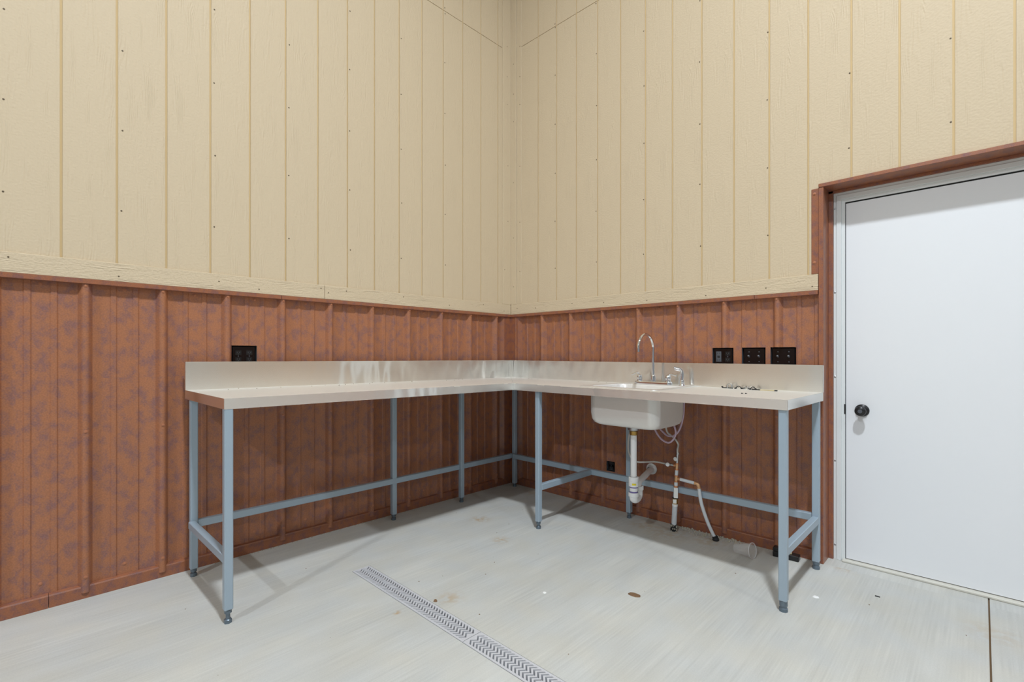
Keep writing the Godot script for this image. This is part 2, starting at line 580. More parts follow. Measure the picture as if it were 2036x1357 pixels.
# one sheet of ribbed metal: high ribs a foot apart with two low ribs between
func metal_sheet(left: bool, s0: float, s1: float, first_rib: float, y0: float, y1: float, holes: Array) -> SurfaceTool:
	var pr := []
	var k0 := floori((s0 - first_rib) / 0.3048) - 1
	for k in range(k0, k0 + 8):
		var r := first_rib + 0.3048 * k
		for q in [[-0.034, 0.0], [-0.027, 0.003], [-0.018, 0.018], [-0.0125, 0.028], [-0.007, 0.0318], [0.0, 0.0325], [0.007, 0.0318], [0.0125, 0.028], [0.018, 0.018], [0.027, 0.003], [0.034, 0.0]]:
			pr.append(Vector2(r + q[0], PAN + q[1]))
		for m in [0.36, 0.65]:
			for q in [[-0.0145, 0.0], [-0.0095, 0.0042], [0.0095, 0.0042], [0.0145, 0.0]]:
				pr.append(Vector2(r + 0.3048 * m + q[0], PAN + q[1]))
	# cut to the sheet, and at the edges of the holes
	var cuts := [s0, s1]
	for h in holes:
		cuts.append_array([h[0], h[1]])
	var full := []
	for i in pr.size() - 1:
		var a: Vector2 = pr[i]
		var b: Vector2 = pr[i + 1]
		full.append(a)
		var inner := []
		for c in cuts:
			if c > a.x + 1e-6 and c < b.x - 1e-6:
				inner.append(c)
		inner.sort()
		for c in inner:
			full.append(a.lerp(b, (c - a.x) / (b.x - a.x)))
	var st := begin()
	for i in full.size() - 1:
		var a: Vector2 = full[i]
		var b: Vector2 = full[i + 1]
		if b.x <= s0 + 1e-6 or a.x >= s1 - 1e-6:
			continue
		var t := (b - a).normalized()
		var n := wp(left, -t.y, 0, t.x).normalized()
		var na := n
		var nb := n
		# round the high ribs
		if i > 0:
			var tp: Vector2 = (a - full[i - 1]).normalized()
			if tp.dot(t) > 0.82 and (absf(t.y) > 0.05 or absf(tp.y) > 0.05):
				var m := (t + tp).normalized()
				na = wp(left, -m.y, 0, m.x).normalized()
		if i < full.size() - 2:
			var tn: Vector2 = (full[i + 2] - b).normalized()
			if tn.dot(t) > 0.82 and (absf(t.y) > 0.05 or absf(tn.y) > 0.05):
				var m := (t + tn).normalized()
				nb = wp(left, -m.y, 0, m.x).normalized()
		var spans := [[y0, y1]]
		for h in holes:
			if a.x >= h[0] - 1e-6 and b.x <= h[1] + 1e-6:
				spans = [[y0, h[2]], [h[3], y1]]
		for sp in spans:
			nquad(st, [wp(left, a.x, sp[0], a.y), wp(left, b.x, sp[0], b.y), wp(left, b.x, sp[1], b.y), wp(left, a.x, sp[1], a.y)], [na, nb, nb, na], [Vector2(a.x, sp[0]), Vector2(b.x, sp[0]), Vector2(b.x, sp[1]), Vector2(a.x, sp[1])])
	return st

func clad_wall(w: Node3D, left: bool, first_groove: float, first_rib: float, first_nail: float, s_end: float, gap: Array, holes: Array) -> void:
	# gap: [] or [from, to, top] of a doorway
	# sheathing seen in the grooves
	var st := begin()
	if gap.is_empty():
		wbox(st, left, -0.02, s_end, 1.56, ROOM_Y, -0.03, -0.0072)
	else:
		wbox(st, left, -0.02, gap[0], 1.56, ROOM_Y, -0.03, -0.0072)
		wbox(st, left, gap[0], gap[1], gap[2] + 0.005, ROOM_Y, -0.03, -0.0072)
		wbox(st, left, gap[1], s_end, 1.56, ROOM_Y, -0.03, -0.0072)
	put("sheathing", st, M.groove, w)
	# siding boards between the grooves, a lower and an upper course
	var lr := RandomNumberGenerator.new()
	lr.seed = 100 + int(left)
	var edges := [0.0]
	var g := first_groove
	while g < s_end:
		edges.append(g)
		g += 0.2032
	edges.append(s_end)
	for i in edges.size() - 1:
		var a: float = edges[i] + 0.0048
		var b: float = edges[i + 1] - 0.0048
		if b - a < 0.02:
			continue
		for course in [[1.60, 3.9115], [3.9155, ROOM_Y]]:
			st = begin()
			var off := Vector2(-a + lr.randf_range(0.01, 0.40), -course[0] + 0.02)
			if gap.is_empty() or b < gap[0] or a > gap[1] or course[0] > gap[2]:
				wbox(st, left, a, b, course[0], course[1], -0.0090, 0.0, 0.0007, off)
			else:
				if a < gap[0]:
					wbox(st, left, a, gap[0], course[0], gap[2] + 0.005, -0.0090, 0.0, 0.0, off)
				if b > gap[1]:
					wbox(st, left, gap[1], b, course[0], gap[2] + 0.005, -0.0090, 0.0, 0.0, off)
				wbox(st, left, a, b, gap[2] + 0.005, course[1], -0.0090, 0.0, 0.0, off)
			put("siding_board", st, M.siding, w)
	# nail heads down the boards
	st = begin()
	var x := first_nail
	while x < s_end:
		for y in [1.882, 2.284, 2.690, 3.095, 3.500, 3.897, 3.932, 4.33]:
			if not gap.is_empty() and x > gap[0] and x < gap[1] and y < gap[2] + 0.03:
				continue
			var at := wp(left, x + lr.randf_range(-0.004, 0.004), y + lr.randf_range(-0.008, 0.008), 0.0)
			lathe(st, [[0.0045, -0.002], [0.0042, 0.0008], [0.0, 0.0012]], along(wp(left, 0, 0, 1), at), 7)
		x += 0.4064
	var nl := put("nail_heads", st, M.nail, w)
	nl.set_meta("kind", "stuff")
	# metal sheets, three high ribs to a sheet
	var starts := [0.0]
	var e := first_rib + 0.040
	while e < s_end:
		if gap.is_empty() or e < gap[0] - 0.15 or e > gap[1] + 0.15:
			starts.append(e)
		e += 0.9144
	starts.append(s_end)
	for i in starts.size() - 1:
		var a: float = starts[i]
		var b: float = starts[i + 1]
		var runs := [[a, b]]
		if not gap.is_empty() and a < gap[0] and b > gap[1]:
			runs = [[a, gap[0]], [gap[1], b]]
		for r in runs:
			put("metal_sheet", metal_sheet(left, r[0], r[1], first_rib, 0.03, 1.525, holes), M.rust, w)
	# screws: at the rib tops under the cap, and a staggered row above the base
	st = begin()
	var k := 0
	while first_rib + 0.3048 * k < s_end:
		var r := first_rib + 0.3048 * k
		k += 1
		if not gap.is_empty() and r > gap[0] - 0.02 and r < gap[1] + 0.02:
			continue
		for q in [[r, 1.497, CREST], [r, 0.105, CREST], [r, 0.80, CREST], [r + 0.155, 1.494, PAN], [r + 0.155, 0.115, PAN]]:
			if not gap.is_empty() and q[0] > gap[0] - 0.02 and q[0] < gap[1] + 0.02:
				continue
			lathe(st, [[0.0085, -0.001], [0.0085, 0.0012], [0.0052, 0.0016], [0.0048, 0.0048], [0.0, 0.0055]], along(wp(left, 0, 0, 1), wp(left, q[0], q[1], q[2])), 8)
	var sc := put("sheet_screws", st, M.screw, w)
	sc.set_meta("kind", "stuff")

const OUTLET_R := [[1.808, 1.940], [1.992, 2.127], [2.154, 2.291]]

func build_left_wall() -> void:
	var w := struct("wall_left", "left wall with tan grooved siding above rust-coloured ribbed metal")
	var st := begin()
	box(st, Vector3(-0.35, 0, -0.35), Vector3(-0.11, ROOM_Y, ROOM_Z + 0.35))
	box(st, Vector3(-0.11, 1.56, -0.35), Vector3(-0.03, ROOM_Y, ROOM_Z + 0.35))
	put("wall_core", st, M.siding, w)
	clad_wall(w, true, 0.1639, 0.1799, 0.754, ROOM_Z, [], [[2.150, 2.288, 1.09, 1.221]])

func build_right_wall() -> void:
	var w := struct("wall_right", "right wall with tan grooved siding above rust-coloured ribbed metal")
	var st := begin()
	for r in [[-0.35, 2.425, 0.0, ROOM_Y], [2.425, 3.515, 2.115, ROOM_Y], [3.515, ROOM_X + 0.35, 0.0, ROOM_Y]]:
		box(st, Vector3(r[0], r[2], -0.35), Vector3(r[1], r[3], -0.21))
	for r in [[-0.35, 2.425, 1.56, ROOM_Y], [2.425, 3.515, 2.115, ROOM_Y], [3.515, ROOM_X + 0.35, 1.56, ROOM_Y]]:
		box(st, Vector3(r[0], r[2], -0.21), Vector3(r[1], r[3], -0.03))
	for r in [[-0.35, 2.425], [3.515, ROOM_X + 0.35]]:
		box(st, Vector3(r[0], 0, -0.21), Vector3(r[1], 1.56, -0.11))
	put("wall_core", st, M.siding, w)
	var holes := [[1.004, 1.074, 0.276, 0.352]]
	for o in OUTLET_R:
		holes.append([o[0], o[1], 1.09, 1.212])
	clad_wall(w, false, 0.3256, 0.3686, 0.517, ROOM_X, [2.420, 3.520, 2.105], holes)

# ------------------------------------------------------------------ trim of the two walls
func build_wall_trim() -> void:
	# tan boards above the metal, left wall in two lengths
	var t := struct("trim_1", "tan wood-grain board along the left wall above the metal")
	for r in [[0.012, 1.7485], [1.7505, 5.4], [5.402, ROOM_Z]]:
		var st := begin()
		grain_across = true
		wbox(st, true, r[0], r[1], 1.529, 1.620, -0.004, 0.012, 0.002)
		grain_across = false
		put("board", st, M.board, t)
	var ns := begin()
	for z in [0.10, 0.35, 0.72, 1.15, 1.60, 1.725, 1.775, 2.15, 2.36, 2.80, 3.18, 3.6]:
		lathe(ns, [[0.004, -0.002], [0.0038, 0.0008], [0.0, 0.001]], along(Vector3.RIGHT, Vector3(0.012, 1.575 + 0.022 * sin(z * 40.0), z)), 7)
	var nn := put("nail_heads", ns, M.nail, t)
	nn.set_meta("kind", "stuff")
	t = struct("trim_2", "tan wood-grain board along the right wall above the metal")
	for r in [[0.012, 2.408], [3.530, ROOM_X]]:
		var st := begin()
		grain_across = true
		wbox(st, false, r[0], r[1], 1.529, 1.620, -0.004, 0.012, 0.002)
		grain_across = false
		put("board", st, M.board, t)
	ns = begin()
	for x in [0.09, 0.31, 0.70, 1.0, 1.36, 1.78, 2.14, 2.38]:
		lathe(ns, [[0.004, -0.002], [0.0038, 0.0008], [0.0, 0.001]], along(Vector3.BACK, Vector3(x, 1.575 + 0.022 * sin(x * 31.0), 0.012)), 7)
	nn = put("nail_heads", ns, M.nail, t)
	nn.set_meta("kind", "stuff")
	# rust metal cap under the boards, with a drip lip that shades the sheets
	t = struct("trim_3", "rust metal cap strip between tan board and metal, left wall")
	for r in [[0.012, 2.02], [2.022, 5.0], [5.002, ROOM_Z]]:
		var st := begin()
		wbox(st, true, r[0], r[1], 1.5065, 1.529, -0.024, 0.016, 0.0015)
		put("cap_strip", st, M.rust_trim, t)
	t = struct("trim_4", "rust metal cap strip between tan board and metal, right wall")
	for r in [[0.012, 2.075], [2.077, 2.408], [3.530, ROOM_X]]:
		var st := begin()
		wbox(st, false, r[0], r[1], 1.5065, 1.529, -0.024, 0.016, 0.0015)
		put("cap_strip", st, M.rust_trim, t)
	# base strips with a sloped lip under the sheets
	for left in [true, false]:
		t = struct("baseboard_left" if left else "baseboard_right", "rust metal base strip along the floor of the %s wall" % ("left" if left else "right"))
		for r in ([[0.0, 3.05], [3.052, 6.1], [6.102, ROOM_Z]] if left else [[0.0, 2.414], [3.525, 7.0], [7.002, ROOM_X]]):
			var st := begin()
			var pr := [Vector2(PAN - 0.06, 0.0), Vector2(-0.004, 0.0), Vector2(-0.003, 0.054), Vector2(-0.006, 0.060), Vector2(PAN, 0.064), Vector2(PAN - 0.06, 0.064)]
			for i in pr.size():
				var a: Vector2 = pr[i]
				var b: Vector2 = pr[(i + 1) % pr.size()]
				var d := (b - a).normalized()
				var n := wp(left, 0, -d.x, d.y)
				quad(st, wp(left, r[0], a.y, a.x), wp(left, r[1], a.y, a.x), wp(left, r[1], b.y, b.x), wp(left, r[0], b.y, b.x), n)
			for e in [[r[0], -1.0], [r[1], 1.0]]:
				var n := wp(left, e[1], 0, 0)
				for i in range(1, pr.size() - 1):
					tri(st, [wp(left, e[0], pr[0].y, pr[0].x), wp(left, e[0], pr[i].y, pr[i].x), wp(left, e[0], pr[i + 1].y, pr[i + 1].x)], [n, n, n], [pr[0], pr[i], pr[i + 1]])
			put("base_strip", st, M.rust_trim, t)
	# corner: tan boards above, folded metal below
	t = struct("trim_5", "tan boards covering the inside corner of the siding")
	var cs := begin()
	box(cs, Vector3(-0.001, 1.6205, 0.012), Vector3(0.012, ROOM_Y, 0.111), 0.0015)
	put("corner_board", cs, M.siding, t)
	cs = begin()
	box(cs, Vector3(0.0, 1.6205, -0.001), Vector3(0.077, ROOM_Y, 0.012), 0.0015)
	put("corner_board", cs, M.siding, t)
	cs = begin()
	box(cs, Vector3(0.0785, 1.6205, -0.001), Vector3(0.134, ROOM_Y, 0.006), 0.0015)
	put("corner_board", cs, M.siding, t)
	cs = begin()
	for q in [[0.004, 3.67, 0.06], [0.004, 3.40, 0.06], [0.004, 3.15, 0.06], [0.004, 2.6, 0.05], [0.004, 2.1, 0.05], [0.004, 1.66, 0.09]]:
		lathe(cs, [[0.004, -0.002], [0.0038, 0.0006], [0.0, 0.0009]], along(Vector3.RIGHT, Vector3(0.012, q[1] + 0.27, q[2])), 7)
		lathe(cs, [[0.004, -0.002], [0.0038, 0.0006], [0.0, 0.0009]], along(Vector3.BACK, Vector3(0.045, q[1] + 0.12, 0.012)), 7)
		lathe(cs, [[0.004, -0.002], [0.0038, 0.0006], [0.0, 0.0009]], along(Vector3.BACK, Vector3(0.118, q[1] + 0.25, 0.006)), 7)
	nn = put("nail_heads", cs, M.nail, t)
	nn.set_meta("kind", "stuff")
	t = struct("trim_6", "folded rust metal inside-corner strip where the two walls meet")
	cs = begin()
	var d := 0.005
	var wd := 0.090
	var y0 := 0.05
	var y1 := 1.508
	var path := [Vector2(PAN, wd + 0.030), Vector2(d, wd), Vector2(d, d), Vector2(wd, d), Vector2(wd + 0.030, PAN)]
	for i in 4:
		var a: Vector2 = path[i]
		var b: Vector2 = path[i + 1]
		var n: Vector3 = [Vector3(1, 0, 1).normalized(), Vector3.RIGHT, Vector3.BACK, Vector3(1, 0, 1).normalized()][i]
		quad(cs, Vector3(a.x, y0, a.y), Vector3(b.x, y0, b.y), Vector3(b.x, y1, b.y), Vector3(a.x, y1, a.y), n)
	put("corner_strip", cs, M.rust_trim, t)
	# trim around the doorway
	t = struct("trim_7", "rust metal trim folded around the doorway")
	cs = begin()
	box(cs, Vector3(2.411, 0.0, -0.115), Vector3(2.4345, 2.103, 0.013), 0.0015)
	put("jamb_trim", cs, M.rust_trim, t)
	cs = begin()
	box(cs, Vector3(3.508, 0.0, -0.115), Vector3(3.531, 2.103, 0.013), 0.0015)
	put("jamb_trim", cs, M.rust_trim, t)
	cs = begin()
	box(cs, Vector3(2.411, 2.1035, -0.115), Vector3(3.531, 2.1225, 0.017), 0.0015)
	put("head_trim", cs, M.rust_trim, t)
	cs = begin()
	box(cs, Vector3(2.4345, 0.0, -0.200), Vector3(2.4570, 2.103, -0.110), 0.001)
	box(cs, Vector3(3.4860, 0.0, -0.200), Vector3(3.508, 2.103, -0.110), 0.001)
	box(cs, Vector3(2.4345, 2.089, -0.200), Vector3(3.508, 2.1035, -0.110), 0.001)
	put("inner_channel", cs, M.rust_trim, t)
	cs = begin()
	box(cs, Vector3(2.3745, 1.624, 0.0), Vector3(2.4105, 2.102, 0.005), 0.001)
	var pl := put("side_flashing", cs, M.rust_trim, t)
	for y in [2.075, 1.688]:
		cs = begin()
		lathe(cs, [[0.0085, -0.001], [0.0085, 0.0012], [0.0052, 0.0016], [0.0048, 0.0048], [0.0, 0.0055]], along(Vector3.BACK, Vector3(2.3895, y, 0.005)), 8)
		put("screw", cs, M.screw, pl)

func build_rest_of_room() -> void:
	# behind the camera: plain siding walls and a pale ceiling close the hall
	var w := struct("wall_far", "plain white wall behind the viewer, facing the right wall")
	var st := begin()
	box(st, Vector3(-0.35, 0, ROOM_Z), Vector3(ROOM_X + 0.35, ROOM_Y, ROOM_Z + 0.3))
	put("wall_core", st, M.liner, w)
	w = struct("wall_opposite", "plain white wall behind the viewer, facing the left wall")
	st = begin()
	box(st, Vector3(ROOM_X, 0, -0.35), Vector3(ROOM_X + 0.3, ROOM_Y, ROOM_Z + 0.35))
	put("wall_core", st, M.liner, w)
	w = struct("ceiling", "pale flat ceiling of the hall")
	st = begin()
	box(st, Vector3(-0.35, ROOM_Y + 0.001, -0.35), Vector3(ROOM_X + 0.35, ROOM_Y + 0.2, ROOM_Z + 0.35))
	put("ceiling_panel", st, M.ceiling, w)

# ------------------------------------------------------------------ door
func build_door() -> void:
	var d := struct("door_1", "plain white steel door with a black knob in a white frame")
	var zf := -0.130
	var st := begin()
	box(st, Vector3(2.5145, 0.016, zf - 0.044), Vector3(3.4285, 2.0225, zf), 0.0012)
	put("door_slab", st, M.white_paint, d)
	# frame: outer face, a raised stop step, left / right / head
	for s in [[2.4572, 2.472, -0.122], [2.472, 2.4945, -0.117], [2.4945, 2.5115, -0.124]]:
		st = begin()
		box(st, Vector3(s[0], 0.0, -0.20), Vector3(s[1], 2.089 - (s[0] - 2.4572) * 1.08, s[2]), 0.0012)
		put("frame_jamb", st, M.white_frame, d)
		st = begin()
		box(st, Vector3(5.943 - s[1], 0.0, -0.20), Vector3(5.943 - s[0], 2.089 - (s[0] - 2.4572) * 1.08, s[2]), 0.0012)
		put("frame_jamb", st, M.white_frame, d)
		st = begin()
		box(st, Vector3(s[0], 2.089 - (s[1] - 2.4572) * 1.08, -0.20), Vector3(5.943 - s[0], 2.089 - (s[0] - 2.4572) * 1.08, s[2] + 0.0002), 0.0012)
		put("frame_head", st, M.white_frame, d)
	st = begin()
	box(st, Vector3(2.5110, 0.0, -0.20), Vector3(3.432, 2.033, zf - 0.046))
	box(st, Vector3(2.5112, 0.012, zf - 0.05), Vector3(2.5144, 2.031, zf - 0.004))
	box(st, Vector3(2.5112, 2.0230, zf - 0.05), Vector3(3.4318, 2.0318, zf - 0.004))
	put("weatherstrip", st, M.seam, d)
	st = begin()
	box(st, Vector3(2.500, 0.0, -0.20), Vector3(3.445, 0.0125, -0.098), 0.003)
	put("threshold", st, M.caulk, d)
	for y in [2.002, 1.523, 1.041, 0.562, 0.082]:
		st = begin()
		lathe(st, [[0.0052, -0.001], [0.0050, 0.0014], [0.0034, 0.0024], [0.0, 0.0026]], along(Vector3.BACK, Vector3(2.4648, y, -0.122)), 9)
		put("frame_screw", st, M.zinc, d)
	# strike and latch
	st = begin()
	box(st, Vector3(2.5075, 0.832, -0.127), Vector3(2.5146, 0.888, -0.1215), 0.001)
	put("latch_plate", st, M.black, d)
	# knob: rose, neck, knob, key cylinder
	var t := along(Vector3.BACK, Vector3(2.589, 0.858, zf))
	st = begin()
	lathe(st, [[0.034, 0.0], [0.0335, 0.004], [0.030, 0.0085], [0.020, 0.0105], [0.0125, 0.012], [0.0115, 0.030], [0.014, 0.034], [0.0225, 0.040], [0.0262, 0.047], [0.0268, 0.055], [0.0245, 0.062], [0.0195, 0.0655], [0.0, 0.0662]], t, 32, true)
	var kn := put("door_knob", st, M.black, d)
	st = begin()
	lathe(st, [[0.0105, 0.0655], [0.0100, 0.0680], [0.0, 0.0682]], t, 20)
	box(st, Vector3(-0.0055, 0.068, -0.0012), Vector3(0.0055, 0.0690, 0.0012), 0.0, t)
	put("key_cylinder", st, M.charcoal, kn)

# ------------------------------------------------------------------ counter
const TOP := 0.967
func top_at(x: float, z: float) -> float:
	return TOP + 0.0051 * z - 0.003 * x

# the counter was set up a little out of level: everything on its top follows that tilt
func put_sloped(called: String, st: SurfaceTool, m: Material, parent: Node) -> MeshInstance3D:
	var arr := st.commit_to_arrays()
	var v: PackedVector3Array = arr[Mesh.ARRAY_VERTEX]
	for i in v.size():
		v[i].y += top_at(v[i].x, v[i].z) - TOP
	arr[Mesh.ARRAY_VERTEX] = v
	var me := ArrayMesh.new()
	me.add_surface_from_arrays(Mesh.PRIMITIVE_TRIANGLES, arr)
	return same(called, me, m, Transform3D.IDENTITY, parent)

const BACK := 0.062     # face of the backsplash
const FRONT := 0.735    # face of the front aprons
const END_L := 2.530
const END_R := 2.442
const HOLE := [1.262, 1.742, 0.205, 0.608]

func buckle(s: float, y: float, nn: FastNoiseLite, near: float) -> float:
	var a := 0.0004 + near * exp(-pow((s - 0.15) / 0.80, 2.0)) + 0.5 * near * exp(-pow((s - 1.45) / 0.35, 2.0))
	return a * (nn.get_noise_2d(s * 100.0, y * 55.0) + 0.6 * nn.get_noise_2d(s * 260.0 + 50.0, y * 100.0))

# a slightly buckled upright sheet: wall side, from s0 to s1, from y0 up, standing d off the wall
func sheet(st: SurfaceTool, left: bool, s0: float, s1: float, y0: float, h: float, d0: float, sd: int, near: float) -> void:
	var nn := noise(sd, 0.028, 2)
	var cols := int((s1 - s0) / 0.012)
	var rows := maxi(4, int(h / 0.012))
	var pts := []
	for i in cols + 1:
		var col := []
		for j in rows + 1:
			var s := lerpf(s0, s1, float(i) / cols)
			var y := y0 + h * j / rows
			var e := 0.0015
			var d := buckle(s, y, nn, near)
			var ds := (buckle(s + e, y, nn, near) - buckle(s - e, y, nn, near)) / (2 * e)
			var dy := (buckle(s, y + e, nn, near) - buckle(s, y - e, nn, near)) / (2 * e)
			var n := wp(left, -ds, -dy, 1.0).normalized()
			col.append([wp(left, s, y, d0 + d), n, Vector2(s, y)])
		pts.append(col)
	for i in cols:
		for j in rows:
			var q := [pts[i][j], pts[i + 1][j], pts[i + 1][j + 1], pts[i][j + 1]]
			nquad(st, [q[0][0], q[1][0], q[2][0], q[3][0]], [q[0][1], q[1][1], q[2][1], q[3][1]], [q[0][2], q[1][2], q[2][2], q[3][2]])

func splash(left: bool, s_end: float) -> SurfaceTool:
	var st := begin()
	var h := 0.150
	sheet(st, left, BACK, s_end, TOP, h, BACK, 61 if left else 68, 0.0085)
	# folded top and end, and a back face
	wbox(st, left, BACK - 0.02, s_end, TOP + h - 0.0015, TOP + h + 0.0006, BACK - 0.020, BACK + 0.0006, 0.0005)
	wbox(st, left, s_end - 0.0012, s_end + 0.0012, TOP, TOP + h, BACK - 0.020, BACK + 0.0008, 0.0005)
	wbox(st, left, BACK - 0.004, s_end, TOP - 0.002, TOP + h - 0.002, BACK - 0.006, BACK - 0.004)
	return st

func build_counter() -> void:
	var c := thing("work_counter", "L-shaped stainless steel work counter with backsplash on grey-blue tube legs", "counter")
	# tops
	var st := begin()
	box(st, Vector3(BACK - 0.002, TOP - 0.002, FRONT), Vector3(FRONT - 0.001, TOP, END_L - 0.001))
	for r in [[BACK - 0.002, HOLE[0], BACK - 0.002, FRONT - 0.001], [HOLE[0], HOLE[1], BACK - 0.002, HOLE[2]], [HOLE[0], HOLE[1], HOLE[3], FRONT - 0.001], [HOLE[1], END_R - 0.001, BACK - 0.002, FRONT - 0.001]]:
		box(st, Vector3(r[0], TOP - 0.002, r[2]), Vector3(r[1], TOP, r[3] if r[3] < FRONT - 0.01 or r[0] > FRONT else r[3]))
	box(st, Vector3(BACK, TOP - 0.002, FRONT - 0.0012), Vector3(FRONT - 0.001, TOP, FRONT))
	put_sloped("countertop", st, M.steel_top, c)
	st = begin()
	tube(st, [Vector3(BACK, TOP + 0.0002, BACK), Vector3(FRONT, TOP + 0.0002, FRONT)], 0.0009, 6)
	put_sloped("mitre_seam", st, M.steel, c)
	# aprons
	var ah := 0.0465
	for left in [true, false]:
		st = begin()
		var e1 := END_L if left else END_R
		wbox(st, left, FRONT - 0.003, e1, TOP - ah, TOP + 0.0004, FRONT - 0.0040, FRONT - 0.0018, 0.0008)
		sheet(st, left, FRONT, e1, TOP - ah, ah + 0.0002, FRONT - 0.0004, 71 if left else 77, 0.0050)
		put_sloped("front_apron", st, M.apron, c)
	for q in [[Vector3(BACK - 0.01, TOP - ah, END_L - 0.0022), Vector3(FRONT, TOP + 0.0004, END_L)], [Vector3(END_R - 0.0022, TOP - ah, BACK - 0.01), Vector3(END_R, TOP + 0.0004, FRONT)]]:
		st = begin()
		box(st, q[0], q[1], 0.0008)
		put_sloped("end_apron", st, M.steel, c)
	put_sloped("backsplash", splash(true, END_L - 0.001), M.steel, c)
	put_sloped("backsplash", splash(false, END_R - 0.001), M.steel, c)
	st = begin()
	box(st, Vector3(BACK, TOP + 0.003, BACK), Vector3(BACK + 0.0015, TOP + 0.151, BACK + 0.030), 0.0006)
	box(st, Vector3(BACK, TOP + 0.003, BACK), Vector3(BACK + 0.030, TOP + 0.151, BACK + 0.0015), 0.0006)
	tube(st, [Vector3(BACK + 0.003, TOP, BACK + 0.003), Vector3(BACK + 0.003, TOP + 0.151, BACK + 0.003)], 0.003, 8)
	put_sloped("corner_cover", st, M.steel, c)
	# legs with levelling feet
	var legs := [[0.7165, 2.5105, 0.058, 1], [0.093, 2.500, 0.040, 0], [0.095, 1.287, 0.040, 0], [0.117, 0.683, 0.036, 0], [0.108, 0.062, 0.030, 0], [0.938, 0.700, 0.048, 1], [1.262, 0.086, 0.040, 0], [2.4185, 0.7115, 0.048, 2], [2.418, 0.102, 0.040, 2]]
	var hw := 0.0175
	for l in legs:
		st = begin()
		box(st, Vector3(l[0] - hw, l[2], l[1] - hw), Vector3(l[0] + hw, top_at(l[0], l[1]) - 0.004, l[1] + hw), 0.0035)
		var leg := put("leg", st, M.frame_paint, c)
		var t := Transform3D(Basis.IDENTITY, Vector3(l[0], 0, l[1]))
		st = begin()
		if l[3] == 2:
			lathe(st, [[0.0, 0.0], [0.0185, 0.0], [0.0185, 0.014], [0.015, 0.016], [0.015, 0.024], [0.0175, 0.026], [0.0175, l[2] + 0.004], [0.0, l[2] + 0.004]], t, 8)
		else:
			lathe(st, [[0.0, 0.0], [0.0165, 0.0], [0.0165, 0.015], [0.0135, 0.018], [0.009, 0.019], [0.009, l[2] - 0.016], [0.0155, l[2] - 0.015], [0.0155, l[2] - 0.002], [0.009, l[2]], [0.0, l[2] + 0.004]], t, 6)
		put("levelling_foot", st, M.foot, leg)
	# lower rails
	var rails := [
		[Vector3(0.080, 0.258, 0.080), Vector3(0.114, 0.296, 2.4825)],
		[Vector3(0.1255, 0.258, 0.078), Vector3(2.4005, 0.298, 0.112)],
	]
	for r in rails:
		st = begin()
		box(st, r[0], r[1], 0.003)
		put("back_rail", st, M.frame_paint, c)
	for r in [[Vector3(0.110, 0.258, 2.495), Vector3(0.699, 0.296, 2.5275)], [Vector3(2.4025, 0.249, 0.119), Vector3(2.4345, 0.289, 0.694)], [Vector3(0.922, 0.256, 0.112), Vector3(0.955, 0.297, 0.683)]]:
		st = begin()
		box(st, r[0], r[1], 0.003)
		put("cross_rail", st, M.frame_paint, c)
	# hidden angle frame under the top that the legs are welded to
	st = begin()
	box(st, Vector3(0.699, TOP - 0.040, 0.76), Vector3(0.730, TOP - 0.003, 2.49), 0.002)
	box(st, Vector3(0.76, TOP - 0.040, 0.699), Vector3(2.40, TOP - 0.003, 0.730), 0.002)
	put_sloped("under_frame", st, M.frame_paint, c)

# ------------------------------------------------------------------ sink
const SX := 1.502
const SZ := 0.4065

